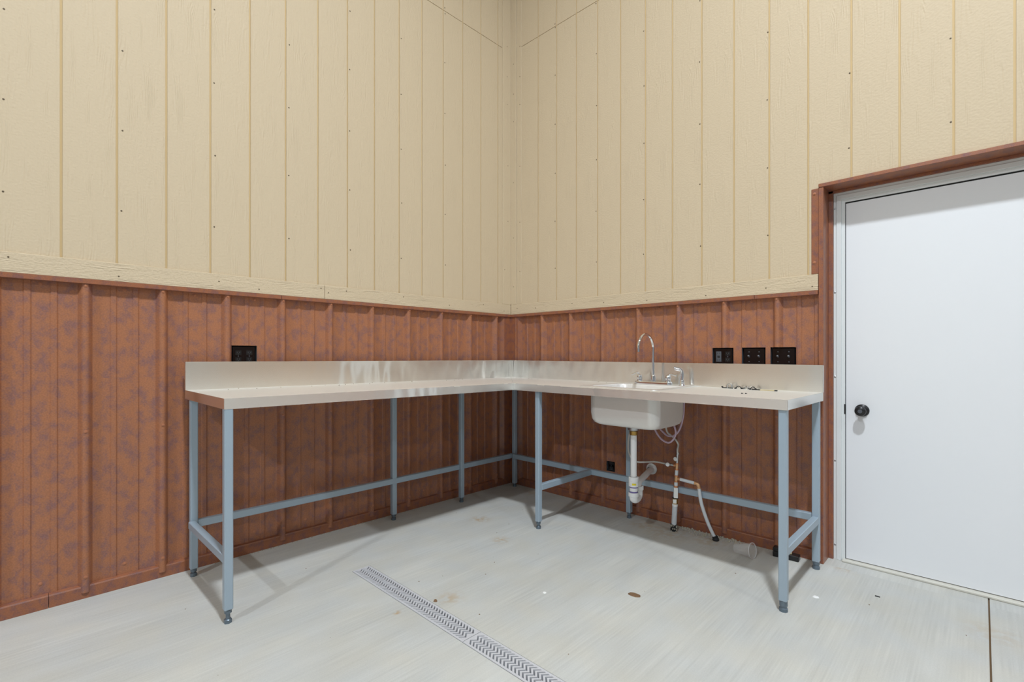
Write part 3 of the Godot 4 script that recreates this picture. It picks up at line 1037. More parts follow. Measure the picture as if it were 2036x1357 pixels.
func build_sink() -> void:
	var s := thing("sink", "single-bowl stainless steel drop-in sink hanging under the right counter", "sink")
	var st := begin()
	var y := TOP
	# rim: outer rounded rectangle to the bowl opening
	var rx := 1.4965
	var rz := 0.357
	loft(st, rx, rz, [[y + 0.0004, 0.2690, 0.3010, 0.030, 0.0], [y + 0.0030, 0.2690, 0.3010, 0.030, 0.5], [y + 0.0046, 0.2672, 0.2992, 0.028, 1.3]])
	var po := ring_xz(rx, rz, 0.2672, 0.2992, 0.028)
	var pi := ring_xz(SX, SZ, 0.2310, 0.1920, 0.060)
	for k in po.size():
		var j := (k + 1) % po.size()
		quad(st, Vector3(po[k][0].x, y + 0.0046, po[k][0].y), Vector3(po[j][0].x, y + 0.0046, po[j][0].y), Vector3(pi[j][0].x, y + 0.0046, pi[j][0].y), Vector3(pi[k][0].x, y + 0.0046, pi[k][0].y), Vector3.UP)
	put_sloped("rim", st, M.rim_steel, s)
	st = begin()
	loft(st, SX, SZ, [[y + 0.0046, 0.2310, 0.1920, 0.060, -1.2], [y - 0.004, 0.2260, 0.1870, 0.058, -0.3], [y - 0.16, 0.2215, 0.1825, 0.056, 0.0], [y - 0.205, 0.2150, 0.1760, 0.055, -0.25], [y - 0.228, 0.1960, 0.1570, 0.050, -0.85], [y - 0.236, 0.1600, 0.1210, 0.045, -1.45], [y - 0.240, 0.0500, 0.0500, 0.0499, -1.55], [y - 0.244, 0.0380, 0.0380, 0.0379, -1.0]], -1.0)
	# outer skin seen from the front
	loft(st, SX, SZ, [[y - 0.0025, 0.2380, 0.1990, 0.062, 0.0], [y - 0.165, 0.2370, 0.1980, 0.060, 0.0], [y - 0.205, 0.2320, 0.1930, 0.060, -0.22], [y - 0.226, 0.2200, 0.1810, 0.058, -0.60], [y - 0.238, 0.2000, 0.1610, 0.054, -1.0], [y - 0.2435, 0.1700, 0.1310, 0.048, -1.40], [y - 0.246, 0.0500, 0.0500, 0.0499, -1.56], [y - 0.247, 0.0005, 0.0005, 0.0004, -1.57]])
	put_sloped("bowl", st, M.sink_steel, s)
	st = begin()
	lathe(st, [[0.042, y - 0.243], [0.040, y - 0.2405], [0.030, y - 0.2415], [0.028, y - 0.246], [0.0, y - 0.2462]], Transform3D(Basis.IDENTITY, Vector3(SX - 0.02, -0.0024, SZ)), 24)
	put("strainer", st, M.chrome, s)

# ------------------------------------------------------------------ tap and sprayer
func lever(hub: Vector3, tip: Vector3, lift: float) -> SurfaceTool:
	var st := begin()
	var d := tip - hub
	var pts := curve([hub, hub + d * 0.25 + Vector3(0, lift, 0), hub + d * 0.6 + Vector3(0, lift * 0.6, 0), hub + d * 0.85 + Vector3(0, lift * 0.1, 0), tip], 0.006)
	var r := []
	for i in pts.size():
		r.append(lerpf(0.0072, 0.0052, float(i) / pts.size()) + (0.0012 if i > pts.size() * 0.8 else 0.0))
	tube(st, pts, r, 10)
	return st

func build_faucet() -> void:
	var f := thing("kitchen_tap", "chrome gooseneck kitchen tap with two lever handles on the sink rim", "tap")
	var y0 := top_at(1.4775, 0.14) + 0.0046
	var st := begin()
	for k in 1:
		var ring := [[y0, 0.1335, 0.0250, 0.0245, 0.0], [y0 + 0.013, 0.1335, 0.0250, 0.0245, 0.1], [y0 + 0.018, 0.1315, 0.0230, 0.0225, 0.7], [y0 + 0.020, 0.127, 0.0185, 0.018, 1.3], [y0 + 0.0203, 0.0100, 0.0010, 0.0009, 1.57]]
		loft(st, 1.4775, 0.142, ring)
	put("deck_base", st, M.chrome, f)
	# spout
	st = begin()
	var b := Transform3D(Basis.IDENTITY, Vector3(1.4775, y0 + 0.018, 0.142))
	lathe(st, [[0.0175, 0.0], [0.0170, 0.010], [0.0155, 0.028], [0.0130, 0.040], [0.0115, 0.044], [0.0100, 0.045]], b, 20, true)
	put("spout_collar", st, M.chrome, f)
	st = begin()
	var pts := [Vector3(1.4775, y0 + 0.02, 0.142), Vector3(1.4775, 1.12, 0.142)]
	for i in 25:
		var a := PI - PI * i / 24.0
		pts.append(Vector3(1.4775, 1.203 + 0.099 * sin(a), 0.241 + 0.099 * cos(a)))
	pts.append(Vector3(1.4775, 1.197, 0.340))
	tube(st, pts, 0.0088, 16)
	tube(st, [Vector3(1.4775, 1.205, 0.142), Vector3(1.4775, 1.217, 0.142)], 0.0104, 16)
	var sp := put("spout", st, M.chrome, f)
	st = begin()
	tube(st, [Vector3(1.4775, 1.206, 0.340), Vector3(1.4775, 1.186, 0.340)], 0.0110, 16)
	put("aerator", st, M.chrome, sp)
	# handles
	for q in [[1.3755, Vector3(1.318, 1.030, 0.150), 0.020], [1.5835, Vector3(1.645, 1.033, 0.150), 0.014]]:
		st = begin()
		lathe(st, [[0.0195, 0.0], [0.0190, 0.006], [0.0165, 0.012], [0.0175, 0.020], [0.0185, 0.030], [0.0165, 0.042], [0.0105, 0.050], [0.0, 0.052]], Transform3D(Basis.IDENTITY, Vector3(q[0], y0 + 0.015, 0.142)), 20, true)
		var hb := put("handle_body", st, M.chrome, f)
		put("lever", lever(Vector3(q[0], y0 + 0.055, 0.142), q[1], q[2]), M.chrome, hb)

func build_sprayer() -> void:
	var s := thing("side_sprayer", "chrome pull-out side sprayer standing right of the gooseneck tap", "sprayer")
	var y0 := top_at(1.68, 0.14) + 0.0046
	var t := Transform3D(Basis.IDENTITY, Vector3(1.678, y0, 0.142))
	var st := begin()
	lathe(st, [[0.020, 0.0], [0.0195, 0.004], [0.0150, 0.007], [0.0140, 0.030], [0.0120, 0.036]], t, 20, true)
	put("holder", st, M.chrome, s)
	st = begin()
	tube(st, curve([Vector3(1.678, y0 + 0.03, 0.142), Vector3(1.679, y0 + 0.065, 0.140), Vector3(1.676, y0 + 0.092, 0.142), Vector3(1.668, y0 + 0.108, 0.150)], 0.008), [0.0085, 0.0095, 0.0105, 0.011, 0.011, 0.011, 0.011, 0.011, 0.011, 0.011, 0.011, 0.011, 0.011, 0.011, 0.011, 0.011, 0.011].slice(0, curve([Vector3(1.678, y0 + 0.03, 0.142), Vector3(1.679, y0 + 0.065, 0.140), Vector3(1.676, y0 + 0.092, 0.142), Vector3(1.668, y0 + 0.108, 0.150)], 0.008).size()), 14)
	put("grip", st, M.chrome, s)
	st = begin()
	tube(st, [Vector3(1.672, y0 + 0.108, 0.146), Vector3(1.638, y0 + 0.119, 0.172)], [0.0075, 0.0070], 14)
	put("nozzle", st, M.chrome, s)
	st = begin()
	tube(st, [Vector3(1.672, y0 + 0.095, 0.146), Vector3(1.640, y0 + 0.105, 0.170)], [0.0042, 0.0036], 10)
	put("trigger", st, M.chrome, s)

# ------------------------------------------------------------------ plumbing
func nut(st: SurfaceTool, p: Vector3, d: Vector3, r: float, h: float, seg := 16) -> void:
	var t := along(d, p)
	lathe(st, [[r * 0.7, -h / 2], [r * 0.94, -h / 2], [r, -h * 0.38], [r, h * 0.38], [r * 0.94, h / 2], [r * 0.7, h / 2]], t, seg)

func build_drain() -> void:
	var d := thing("drain_trap", "white plastic sink drain with a curved trap running to the right wall", "drain pipe")
	var x := SX - 0.02
	var z := SZ
	var st := begin()
	lathe(st, [[0.0, 0.727], [0.041, 0.727], [0.041, 0.715], [0.030, 0.712]], Transform3D(Basis.IDENTITY, Vector3(x, -0.0025, z)), 20)
	put("strainer_flange", st, M.brass, d)
	st = begin()
	lathe(st, [[0.034, 0.712], [0.036, 0.708], [0.036, 0.690], [0.031, 0.685], [0.026, 0.684]], Transform3D(Basis.IDENTITY, Vector3(x, 0, z)), 12)
	put("locknut", st, M.zinc, d)
	st = begin()
	lathe(st, [[0.022, 0.684], [0.0265, 0.682], [0.0265, 0.660], [0.021, 0.656]], Transform3D(Basis.IDENTITY, Vector3(x, 0, z)), 8)
	put("brass_nut", st, M.brass, d)
	st = begin()
	tube(st, [Vector3(x, 0.686, z), Vector3(x, 0.37, z)], 0.0195, 24)
	put("tailpiece", st, M.pvc, d)
	st = begin()
	nut(st, Vector3(x, 0.377, z), Vector3.UP, 0.032, 0.030, 14)
	put("slip_nut", st, M.pvc, d)
	st = begin()
	lathe(st, [[0.024, 0.365], [0.0315, 0.362], [0.0315, 0.332], [0.024, 0.329]], Transform3D(Basis.IDENTITY, Vector3(x, 0, z)), 24)
	var cl := put("trap_collar", st, M.pvc, d)
	st = begin()
	lathe(st, [[0.0317, 0.356], [0.0320, 0.356], [0.0320, 0.341], [0.0317, 0.341]], Transform3D(Basis.IDENTITY, Vector3(x, 0, z)), 24)
	# keep only the sticker's front: a small curved patch
	st = begin()
	for i in 6:
		var a0 := 0.55 + i * 0.14
		var a1 := a0 + 0.14
		var p := []
		var n := []
		for q in [[a0, 0.343], [a1, 0.343], [a1, 0.355], [a0, 0.355]]:
			n.append(Vector3(cos(q[0]), 0, sin(q[0])))
			p.append(Vector3(x, q[1], z) + n[-1] * 0.0319)
		nquad(st, p, n, [Vector2(), Vector2(), Vector2(), Vector2()])
	put("yellow_sticker", st, M.yellow, cl).set_meta("label", "small yellow sticker")
	st = begin()
	tube(st, [Vector3(x, 0.331, z), Vector3(x, 0.285, z)], 0.0255, 24)
	var tb := put("trap_inlet", st, M.pvc, d)
	st = begin()
	lathe(st, [[0.0258, 0.3315], [0.0262, 0.330], [0.0262, 0.324], [0.0258, 0.3225]], Transform3D(Basis.IDENTITY, Vector3(x, 0, z)), 24)
	put("primer_ring", st, M.purple, tb).set_meta("label", "purple primer stain ring")
	st = begin()
	lathe(st, [[0.0258, 0.301], [0.0262, 0.300], [0.0262, 0.293], [0.0258, 0.2915]], Transform3D(Basis.IDENTITY, Vector3(x, 0, z)), 24)
	put("primer_ring", st, M.purple, tb).set_meta("label", "purple primer stain ring")
	st = begin()
	nut(st, Vector3(x, 0.279, z), Vector3.UP, 0.033, 0.026, 14)
	put("slip_nut", st, M.pvc, d)
	# U bend towards the wall, riser, arm
	st = begin()
	var pts := [Vector3(x, 0.283, z), Vector3(x, 0.262, z)]
	var e := Vector3(-0.010, 0, -0.078)
	for i in range(1, 14):
		var a := PI * i / 14.0
		pts.append(Vector3(x, 0.262 - 0.014 * sin(a), z) + e * (0.5 - 0.5 * cos(a)) + Vector3(0, -0.006 * sin(a), 0))
	pts.append(Vector3(x, 0.262, z) + e)
	pts.append(Vector3(x, 0.305, z) + e)
	tube(st, pts, 0.0265, 22)
	put("u_bend", st, M.pvc, d)
	st = begin()
	nut(st, Vector3(x, 0.305, z) + e, Vector3.UP, 0.033, 0.026, 14)
	put("slip_nut", st, M.pvc, d)
	st = begin()
	var a0 := Vector3(x, 0.30, z) + e
	var wall := Vector3(1.379, 0.352, PAN + 0.004)
	var c2 := curve([a0, a0 + Vector3(0, 0.028, 0), a0 + Vector3(-0.008, 0.040, -0.022), a0.lerp(wall, 0.35) + Vector3(0, 0.026, 0), wall], 0.015)
	tube(st, c2, 0.0205, 22)
	put("trap_arm", st, M.pvc, d)
	st = begin()
	lathe(st, [[0.021, 0.030], [0.0245, 0.029], [0.026, 0.012], [0.030, 0.008], [0.0395, 0.005], [0.040, 0.0], [0.021, 0.0]], along(Vector3(0, 0, 1), Vector3(1.379, 0.352, PAN + 0.001)), 26)
	put("wall_flange", st, M.pvc, d)

# the pipe leans: it passes in front of the counter's back rail
func riser_z(y: float) -> float:
	return 0.104 + 0.024 * smoothstep(0.0, 0.22, y)

func riser_x(y: float) -> float:
	return 1.602 + 0.052 * y + 0.47 * (riser_z(y) - 0.10)

func build_supply() -> void:
	var r := thing("water_riser", "thin water pipe with copper fittings rising from the chipped floor", "water pipe")
	var z := 0.128
	var seg := func(called: String, y0: float, y1: float, rad: float, m: Material, parent: Node) -> MeshInstance3D:
		var st := begin()
		tube(st, [Vector3(riser_x(y0), y0, riser_z(y0)), Vector3(riser_x(y1), y1, riser_z(y1))], rad, 16)
		return put(called, st, m, parent)
	var st := begin()
	lathe(st, [[0.0, 0.0], [0.021, 0.0], [0.0225, 0.012], [0.019, 0.030], [0.021, 0.046], [0.015, 0.050], [0.0, 0.05]], Transform3D(Basis.IDENTITY, Vector3(1.605, 0, 0.104)), 9)
	var fs := put("foam_sleeve", st, M.black_dull, r)
	st = begin()
	var lr := RandomNumberGenerator.new()
	lr.seed = 5
	for i in 26:
		var a := lr.randf_range(-0.3, 2.4)
		var h := lr.randf_range(0.0, 0.042)
		var s := lr.randf_range(0.0012, 0.0035)
		box(st, Vector3(-s, -s, -s), Vector3(s, s, s * 1.4), s * 0.4, Transform3D(Basis.from_euler(Vector3(i, i * 2, i * 3)), Vector3(1.605 + 0.0205 * cos(a), h, 0.104 + 0.0205 * sin(a))))
	put("mortar_crumbs", st, M.mortar, fs).set_meta("kind", "stuff")
	seg.call("lower_pipe", 0.044, 0.178, 0.0165, M.pipe, r)
	seg.call("white_collar", 0.174, 0.192, 0.0180, M.pvc, r)
	seg.call("brass_valve", 0.190, 0.226, 0.0185, M.brass, r)
	seg.call("sealing_ring", 0.2255, 0.2305, 0.0195, M.black_dull, r)
	var up := seg.call("label_wrapped_pipe", 0.230, 0.300, 0.0135, M.pipe, r) as MeshInstance3D
	# paper tags hanging on the front of the pipe
	st = begin()
	box(st, Vector3(-0.013, 0.0, -0.0008), Vector3(0.011, 0.066, 0.0008), 0.0003, Transform3D(Basis(Vector3.UP, 0.55), Vector3(1.640, 0.232, z + 0.0155)))
	put("paper_tag", st, M.paper, up)
	st = begin()
	box(st, Vector3(-0.012, 0.0, -0.0008), Vector3(0.010, 0.026, 0.0008), 0.0003, Transform3D(Basis(Vector3.UP, 0.55), Vector3(1.633, 0.196, z + 0.0190)))
	put("paper_tag", st, M.paper, up)
	st = begin()
	for i in 7:
		box(st, Vector3(-0.004, 0.0, 0.0), Vector3(0.003 if i % 3 else 0.0055, 0.004, 0.0003), 0.0, Transform3D(Basis(Vector3.UP, 0.55), Vector3(1.6385, 0.238 + i * 0.008, z + 0.0166)))
	put("tag_print", st, M.ink, up).set_meta("kind", "stuff")
	seg.call("copper_ring", 0.298, 0.309, 0.0145, M.copper, r)
	seg.call("middle_pipe", 0.306, 0.338, 0.0115, M.pipe, r)
	st = begin()
	nut(st, Vector3(riser_x(0.337), 0.337, z), Vector3.UP, 0.0148, 0.008, 12)
	nut(st, Vector3(riser_x(0.374), 0.374, z), Vector3.UP, 0.0148, 0.008, 12)
	nut(st, Vector3(1.658, 0.3555, z), Vector3(1, 0, 0), 0.0135, 0.006, 12)
	put("copper_rings", st, M.copper, r).set_meta("kind", "stuff")
	st = begin()
	tube(st, [Vector3(riser_x(0.333), 0.333, z), Vector3(riser_x(0.378), 0.378, z)], 0.0125, 14)
	tube(st, [Vector3(riser_x(0.356), 0.356, z), Vector3(1.661, 0.3555, z)], 0.011, 14)
	put("copper_tee", st, M.copper_light, r)
	seg.call("upper_pipe", 0.376, 0.414, 0.0105, M.pipe, r)
	st = begin()
	nut(st, Vector3(riser_x(0.416), 0.416, z), Vector3.UP, 0.013, 0.008, 12)
	nut(st, Vector3(riser_x(0.454), 0.454, z), Vector3.UP, 0.013, 0.008, 12)
	nut(st, Vector3(1.622, 0.4405, z), Vector3(1, 0, 0), 0.0115, 0.006, 12)
	put("copper_rings", st, M.copper, r).set_meta("kind", "stuff")
	st = begin()
	tube(st, [Vector3(riser_x(0.412), 0.412, z), Vector3(riser_x(0.458), 0.458, z)], 0.0105, 14)
	tube(st, [Vector3(riser_x(0.44), 0.44, z), Vector3(1.618, 0.4405, z)], 0.0095, 14)
	put("copper_tee", st, M.copper_light, r)
	# valve up, valve to the left
	var v := seg.call("stop_valve", 0.457, 0.516, 0.0085, M.zinc, r) as MeshInstance3D
	st = begin()
	lathe(st, [[0.0, 0.0], [0.005, 0.0], [0.005, 0.014], [0.013, 0.015], [0.0145, 0.019], [0.012, 0.024], [0.0, 0.025]], along(Vector3(-0.25, 0.0, 1.0), Vector3(riser_x(0.487), 0.487, z)), 8)
	put("valve_handle", st, M.pvc, v)
	st = begin()
	tube(st, [Vector3(1.620, 0.4405, z), Vector3(1.579, 0.4415, z + 0.004)], 0.0085, 12)
	var v2 := put("stop_valve", st, M.zinc, r)
	st = begin()
	lathe(st, [[0.0, 0.0], [0.005, 0.0], [0.005, 0.012], [0.013, 0.013], [0.0145, 0.017], [0.012, 0.022], [0.0, 0.023]], along(Vector3(-0.1, 0.1, 1.0), Vector3(1.585, 0.4412, z + 0.003)), 8)
	put("valve_handle", st, M.pvc, v2)
	# branch to the right and down
	st = begin()
	tube(st, [Vector3(1.659, 0.3555, z), Vector3(1.763, 0.3475, z)], 0.0105, 14)
	put("branch_pipe", st, M.pipe, r)
	st = begin()
	tube(st, curve([Vector3(1.759, 0.348, z), Vector3(1.773, 0.346, z), Vector3(1.781, 0.336, z), Vector3(1.784, 0.322, z)], 0.004), 0.0118, 14)
	nut(st, Vector3(1.760, 0.348, z), Vector3(1, -0.06, 0), 0.014, 0.008, 12)
	nut(st, Vector3(1.784, 0.324, z), Vector3(0.1, -1, 0), 0.014, 0.008, 12)
	put("copper_elbow", st, M.copper_light, r)
	st = begin()
	tube(st, curve([Vector3(1.7835, 0.326, z), Vector3(1.790, 0.278, z), Vector3(1.797, 0.235, z - 0.001), Vector3(1.813, 0.170, z - 0.010), Vector3(1.835, 0.095, z - 0.026), Vector3(1.868, 0.010, z - 0.046)], 0.012), 0.0105, 14)
	put("down_pipe", st, M.pipe, r)
	st = begin()
	lathe(st, [[0.0, -0.004], [0.019, -0.004], [0.021, 0.006], [0.016, 0.016], [0.018, 0.024], [0.011, 0.028]], along(Vector3(-0.25, 1, 0.1), Vector3(1.871, 0.002, z - 0.048)), 9)
	put("foam_sleeve", st, M.black_dull, r)
	# hoses: each a thing of its own
	st = begin()
	tube(st, curve([Vector3(1.579, 0.4415, z + 0.004), Vector3(1.525, 0.4430, 0.130), Vector3(1.476, 0.4420, 0.13), Vector3(1.41, 0.430, 0.135), Vector3(1.365, 0.424, 0.14), Vector3(1.325, 0.436, 0.148), Vector3(1.297, 0.485, 0.15), Vector3(1.293, 0.54, 0.15), Vector3(1.299, 0.60, 0.15), Vector3(1.315, 0.66, 0.148), Vector3(1.350, 0.78, 0.144), Vector3(1.3755, 0.955, 0.142)], 0.012), 0.0058, 12)
	var h1 := put("supply_hose", st, M.braid)
	tag(h1, "pale supply hose looping behind the drain's white tailpiece to the tap", "hose", "supply hoses under the sink")
	st = begin()
	nut(st, Vector3(1.566, 0.442, z + 0.006), Vector3(1, 0, 0), 0.0095, 0.012, 6)
	put("hose_nut", st, M.zinc, h1)
	st = begin()
	tube(st, curve([Vector3(1.644, 0.512, z), Vector3(1.644, 0.545, z + 0.006), Vector3(1.641, 0.577, 0.115), Vector3(1.632, 0.600, 0.12), Vector3(1.614, 0.618, 0.12), Vector3(1.590, 0.635, 0.12), Vector3(1.565, 0.660, 0.122), Vector3(1.560, 0.74, 0.13), Vector3(1.575, 0.86, 0.138), Vector3(1.5835, 0.955, 0.142)], 0.012), 0.0062, 12)
	var h2 := put("supply_hose", st, M.braid)
	tag(h2, "grey supply hose rising from the upper stop valve behind the sink bowl", "hose", "supply hoses under the sink")
	st = begin()
	nut(st, Vector3(1.6445, 0.522, z + 0.001), Vector3(0, 1, 0), 0.0095, 0.014, 6)
	put("hose_nut", st, M.zinc, h2)
	st = begin()
	tube(st, curve([Vector3(1.678, 0.955, 0.142), Vector3(1.684, 0.90, 0.130), Vector3(1.682, 0.843, 0.12), Vector3(1.676, 0.761, 0.12), Vector3(1.652, 0.678, 0.12), Vector3(1.614, 0.634, 0.12), Vector3(1.572, 0.628, 0.122), Vector3(1.529, 0.659, 0.125), Vector3(1.495, 0.70, 0.140), Vector3(1.490, 0.72, 0.160), Vector3(1.498, 0.69, 0.170), Vector3(1.515, 0.650, 0.17), Vector3(1.551, 0.609, 0.17), Vector3(1.596, 0.592, 0.17), Vector3(1.627, 0.609, 0.17), Vector3(1.648, 0.649, 0.17), Vector3(1.644, 0.691, 0.168), Vector3(1.610, 0.75, 0.16), Vector3(1.540, 0.85, 0.15), Vector3(1.4775, 0.955, 0.142)], 0.010), 0.0062, 12)
	tag(put("spray_hose", st, M.pink_hose), "pinkish sprayer hose hanging in two loops behind the sink bowl", "hose")

# ------------------------------------------------------------------ electrical boxes
func outlet(called: String, label: String, group: String, left: bool, s0: float, s1: float, y0: float, y1: float, gangs: Array, cat: String) -> void:
	var o := thing(called, label, cat, group)
	var st := begin()
	var dp := -0.060
	# open box behind the cut in the metal: back and four sides
	wbox(st, left, s0 - 0.006, s1 + 0.006, y0 - 0.006, y1 + 0.006, dp - 0.004, dp)
	wbox(st, left, s0 - 0.006, s0 - 0.0005, y0 - 0.006, y1 + 0.006, dp, PAN - 0.004)
	wbox(st, left, s1 + 0.0005, s1 + 0.006, y0 - 0.006, y1 + 0.006, dp, PAN - 0.004)
	wbox(st, left, s0 - 0.006, s1 + 0.006, y1 + 0.0005, y1 + 0.006, dp, PAN - 0.004)
	wbox(st, left, s0 - 0.006, s1 + 0.006, y0 - 0.006, y0 - 0.0005, dp, PAN - 0.004)
	put("box", st, M.charcoal, o)
	st = begin()
	wbox(st, left, s0 + 0.006, s1 - 0.006, y0 + 0.004, y1 - 0.003, dp + 0.001, -0.032, 0.004)
	var pl := put("cover_plate", st, M.black_gloss, o)
	var n := gangs.size()
	for i in n:
		var sc := lerpf(s0, s1, (i + 0.5) / n) + (0.5 - float(i)) * (0.010 if n == 2 else 0.0) * (1.0 if n == 2 else 0.0)
		var yc := (y0 + y1) / 2 + 0.004
		var kind: String = gangs[i]
		if kind == "duplex":
			st = begin()
			for dy in [-0.0195, 0.0195]:
				wbox(st, left, sc - 0.0165, sc + 0.0165, yc + dy - 0.0135, yc + dy + 0.0135, -0.033, -0.0305, 0.001)
			var rc := put("receptacle", st, M.black, pl)
			st = begin()
			for dy in [-0.0195, 0.0195]:
				for ds in [-0.0063, 0.0063]:
					wbox(st, left, sc + ds - 0.0011, sc + ds + 0.0011, yc + dy - 0.002, yc + dy + 0.006, -0.031, -0.0300)
				wbox(st, left, sc - 0.002, sc + 0.002, yc + dy - 0.0095, yc + dy - 0.0055, -0.031, -0.0300)
			put("slots", st, M.charcoal, pl).set_meta("kind", "stuff")
			rc.set_meta("label", "black duplex receptacle")
		elif kind == "decora":
			st = begin()
			wbox(st, left, sc - 0.0165, sc + 0.0165, yc - 0.0335, yc + 0.0335, -0.033, -0.0295, 0.001)
			put("receptacle", st, M.charcoal, pl).set_meta("label", "dark grey rectangular receptacle with test buttons")
			st = begin()
			for dy in [-0.022, 0.022]:
				for ds in [-0.0063, 0.0063]:
					wbox(st, left, sc + ds - 0.0011, sc + ds + 0.0011, yc + dy - 0.004, yc + dy + 0.004, -0.030, -0.0290)
			wbox(st, left, sc - 0.008, sc + 0.008, yc - 0.006, yc - 0.001, -0.030, -0.0285)
			wbox(st, left, sc - 0.008, sc + 0.008, yc + 0.001, yc + 0.006, -0.030, -0.0285)
			put("slots", st, M.black, pl).set_meta("kind", "stuff")
		else:
			st = begin()
			var t := Transform3D(Basis(Vector3.RIGHT, -0.45) if not left else Basis(Vector3.BACK, -0.45), wp(left, sc, yc, -0.031))
			box(st, Vector3(-0.0045, -0.004, -0.003) if not left else Vector3(-0.003, -0.004, -0.0045), Vector3(0.0045, 0.005, 0.014) if not left else Vector3(0.014, 0.005, 0.0045), 0.001, t)
			put("toggle", st, M.toggle, pl)
		st = begin()
		for dy in [-0.030, 0.030] if kind != "duplex" else [0.0]:
			lathe(st, [[0.0036, 0.0], [0.0033, 0.0014], [0.0, 0.0018]], along(wp(left, 0, 0, 1), wp(left, sc, yc + dy, -0.032)), 9)
		put("plate_screws", st, M.charcoal, pl).set_meta("kind", "stuff")

func build_outlets() -> void:
	outlet("wall_outlet", "black double outlet in the left wall just above the backsplash", "", true, 2.150, 2.288, 1.09, 1.221, ["duplex", "duplex"], "outlet")
	outlet("wall_outlet", "black outlet plate with one greyer receptacle, nearest the tap, above right backsplash", "", false, OUTLET_R[0][0], OUTLET_R[0][1], 1.09, 1.212, ["decora", "duplex"], "outlet")
	outlet("light_switch", "black two-toggle switch plate between outlet plate and the switch nearest the door", "", false, OUTLET_R[1][0], OUTLET_R[1][1], 1.09, 1.212, ["toggle", "toggle"], "light switch")
	outlet("light_switch", "black two-toggle switch plate nearest the white door, above right backsplash", "", false, OUTLET_R[2][0], OUTLET_R[2][1], 1.09, 1.212, ["toggle", "toggle"], "light switch")
	outlet("wall_outlet", "small black outlet low on the right wall beside the sink's back leg", "", false, 1.004, 1.074, 0.276, 0.352, ["duplex"], "outlet")

# ------------------------------------------------------------------ floor drain
func zig(z: float, z0: float, z1: float, flip: float) -> float:
	var t := clampf((z - z0) / (z1 - z0), 0.0, 1.0) * 4.0
	var k := fmod(t, 2.0)
	return flip * (k if k < 1.0 else 2.0 - k) * (z1 - z0) / 4.0 * 0.95

func grate(x0: float, x1: float, flip: float, label: String) -> void:
	var g := thing("drain_grate", label, "drain grate", "", Vector3.ZERO)
	var za := 1.7875
	var zb := 1.8885
	var zi := za + 0.0105
	var zo := zb - 0.0105
	var ytop := 0.0015
	var ybot := -0.020
	var st := begin()
	box(st, Vector3(x0 + 0.0008, ybot, za), Vector3(x1 - 0.0008, ytop, zi), 0.001)
	box(st, Vector3(x0 + 0.0008, ybot, zo), Vector3(x1 - 0.0008, ytop, zb), 0.001)
	var zz := []
	for i in 5:
		zz.append(lerpf(zi - 0.0005, zo + 0.0005, i / 4.0))
	var reach := (zo - zi) / 4.0
	var first := x0 + 0.010 + (reach if flip < 0.0 else 0.0)
	var slot := 0.0092
	var last := x1 - 0.010 - (reach if flip > 0.0 else 0.0)
	var poly := PackedVector2Array([Vector2(x0 + 0.0008, zi - 0.0005)])
	for z in zz:
		poly.append(Vector2(first + zig(z, zi, zo, flip), z))
	poly.append(Vector2(x0 + 0.0008, zo + 0.0005))
	prism(st, poly, ybot, ytop)
	poly = PackedVector2Array([Vector2(x1 - 0.0008, zo + 0.0005)])
	for i in 5:
		var z: float = zz[4 - i]
		poly.append(Vector2(last + zig(z, zi, zo, flip), z))
	poly.append(Vector2(x1 - 0.0008, zi - 0.0005))
	prism(st, poly, ybot, ytop)
	put("frame", st, M.grate, g)
	# zigzag bars
	st = begin()
	var n := roundi((last - first) / 0.0196)
	var pitch := (last - first - slot) / n
	for i in n:
		var a := first + slot + pitch * i
		var b := a + pitch - slot
		poly = PackedVector2Array()
		for z in zz:
			poly.append(Vector2(a + zig(z, zi, zo, flip), z))
		for k in 5:
			var z: float = zz[4 - k]
			poly.append(Vector2(b + zig(z, zi, zo, flip), z))
		prism(st, poly, ybot, ytop)
	put("zigzag_bars", st, M.grate, g).set_meta("kind", "stuff")
	# mid ribs holding the bars from below
	st = begin()
	for z in [lerpf(zi, zo, 0.25), lerpf(zi, zo, 0.75)]:
		box(st, Vector3(x0 + 0.002, -0.026, z - 0.0018), Vector3(x1 - 0.002, -0.0195, z + 0.0018))
	put("support_bars", st, M.grate, g)

func build_grates() -> void:
	grate(0.644, 1.557, 1.0, "pale floor drain grate with zigzag slots, the section nearer the left wall")
	grate(1.5585, 2.4725, -1.0, "pale floor drain grate with zigzag slots, the section farther from the left wall")

# ------------------------------------------------------------------ loose things
func blob(st: SurfaceTool, at: Vector3, r: float, h: float, sd: int, stretch := 1.0) -> void:
	var lr := RandomNumberGenerator.new()
	lr.seed = sd
	var n := 14
	var rim := []
	for k in n:
		var a := TAU * k / n
		var q := r * lr.randf_range(0.72, 1.15)
		rim.append(Vector3(q * cos(a) * stretch, 0, q * sin(a)))
	for k in n:
		var j := (k + 1) % n
		var a: Vector3 = at + rim[k]
		var b: Vector3 = at + rim[j]
		var c: Vector3 = at + rim[k] * 0.62 + Vector3(0, h, 0)
		var d: Vector3 = at + rim[j] * 0.62 + Vector3(0, h, 0)
		var e := at + Vector3(0, h * 1.15, 0)
		var na: Vector3 = (rim[k].normalized() + Vector3.UP * 0.8).normalized()
		var nb: Vector3 = (rim[j].normalized() + Vector3.UP * 0.8).normalized()
		nquad(st, [a, b, d, c], [na, nb, Vector3.UP, Vector3.UP], [Vector2(), Vector2(), Vector2(), Vector2()])
		tri(st, [c, d, e], [Vector3.UP, Vector3.UP, Vector3.UP], [Vector2(), Vector2(), Vector2()])

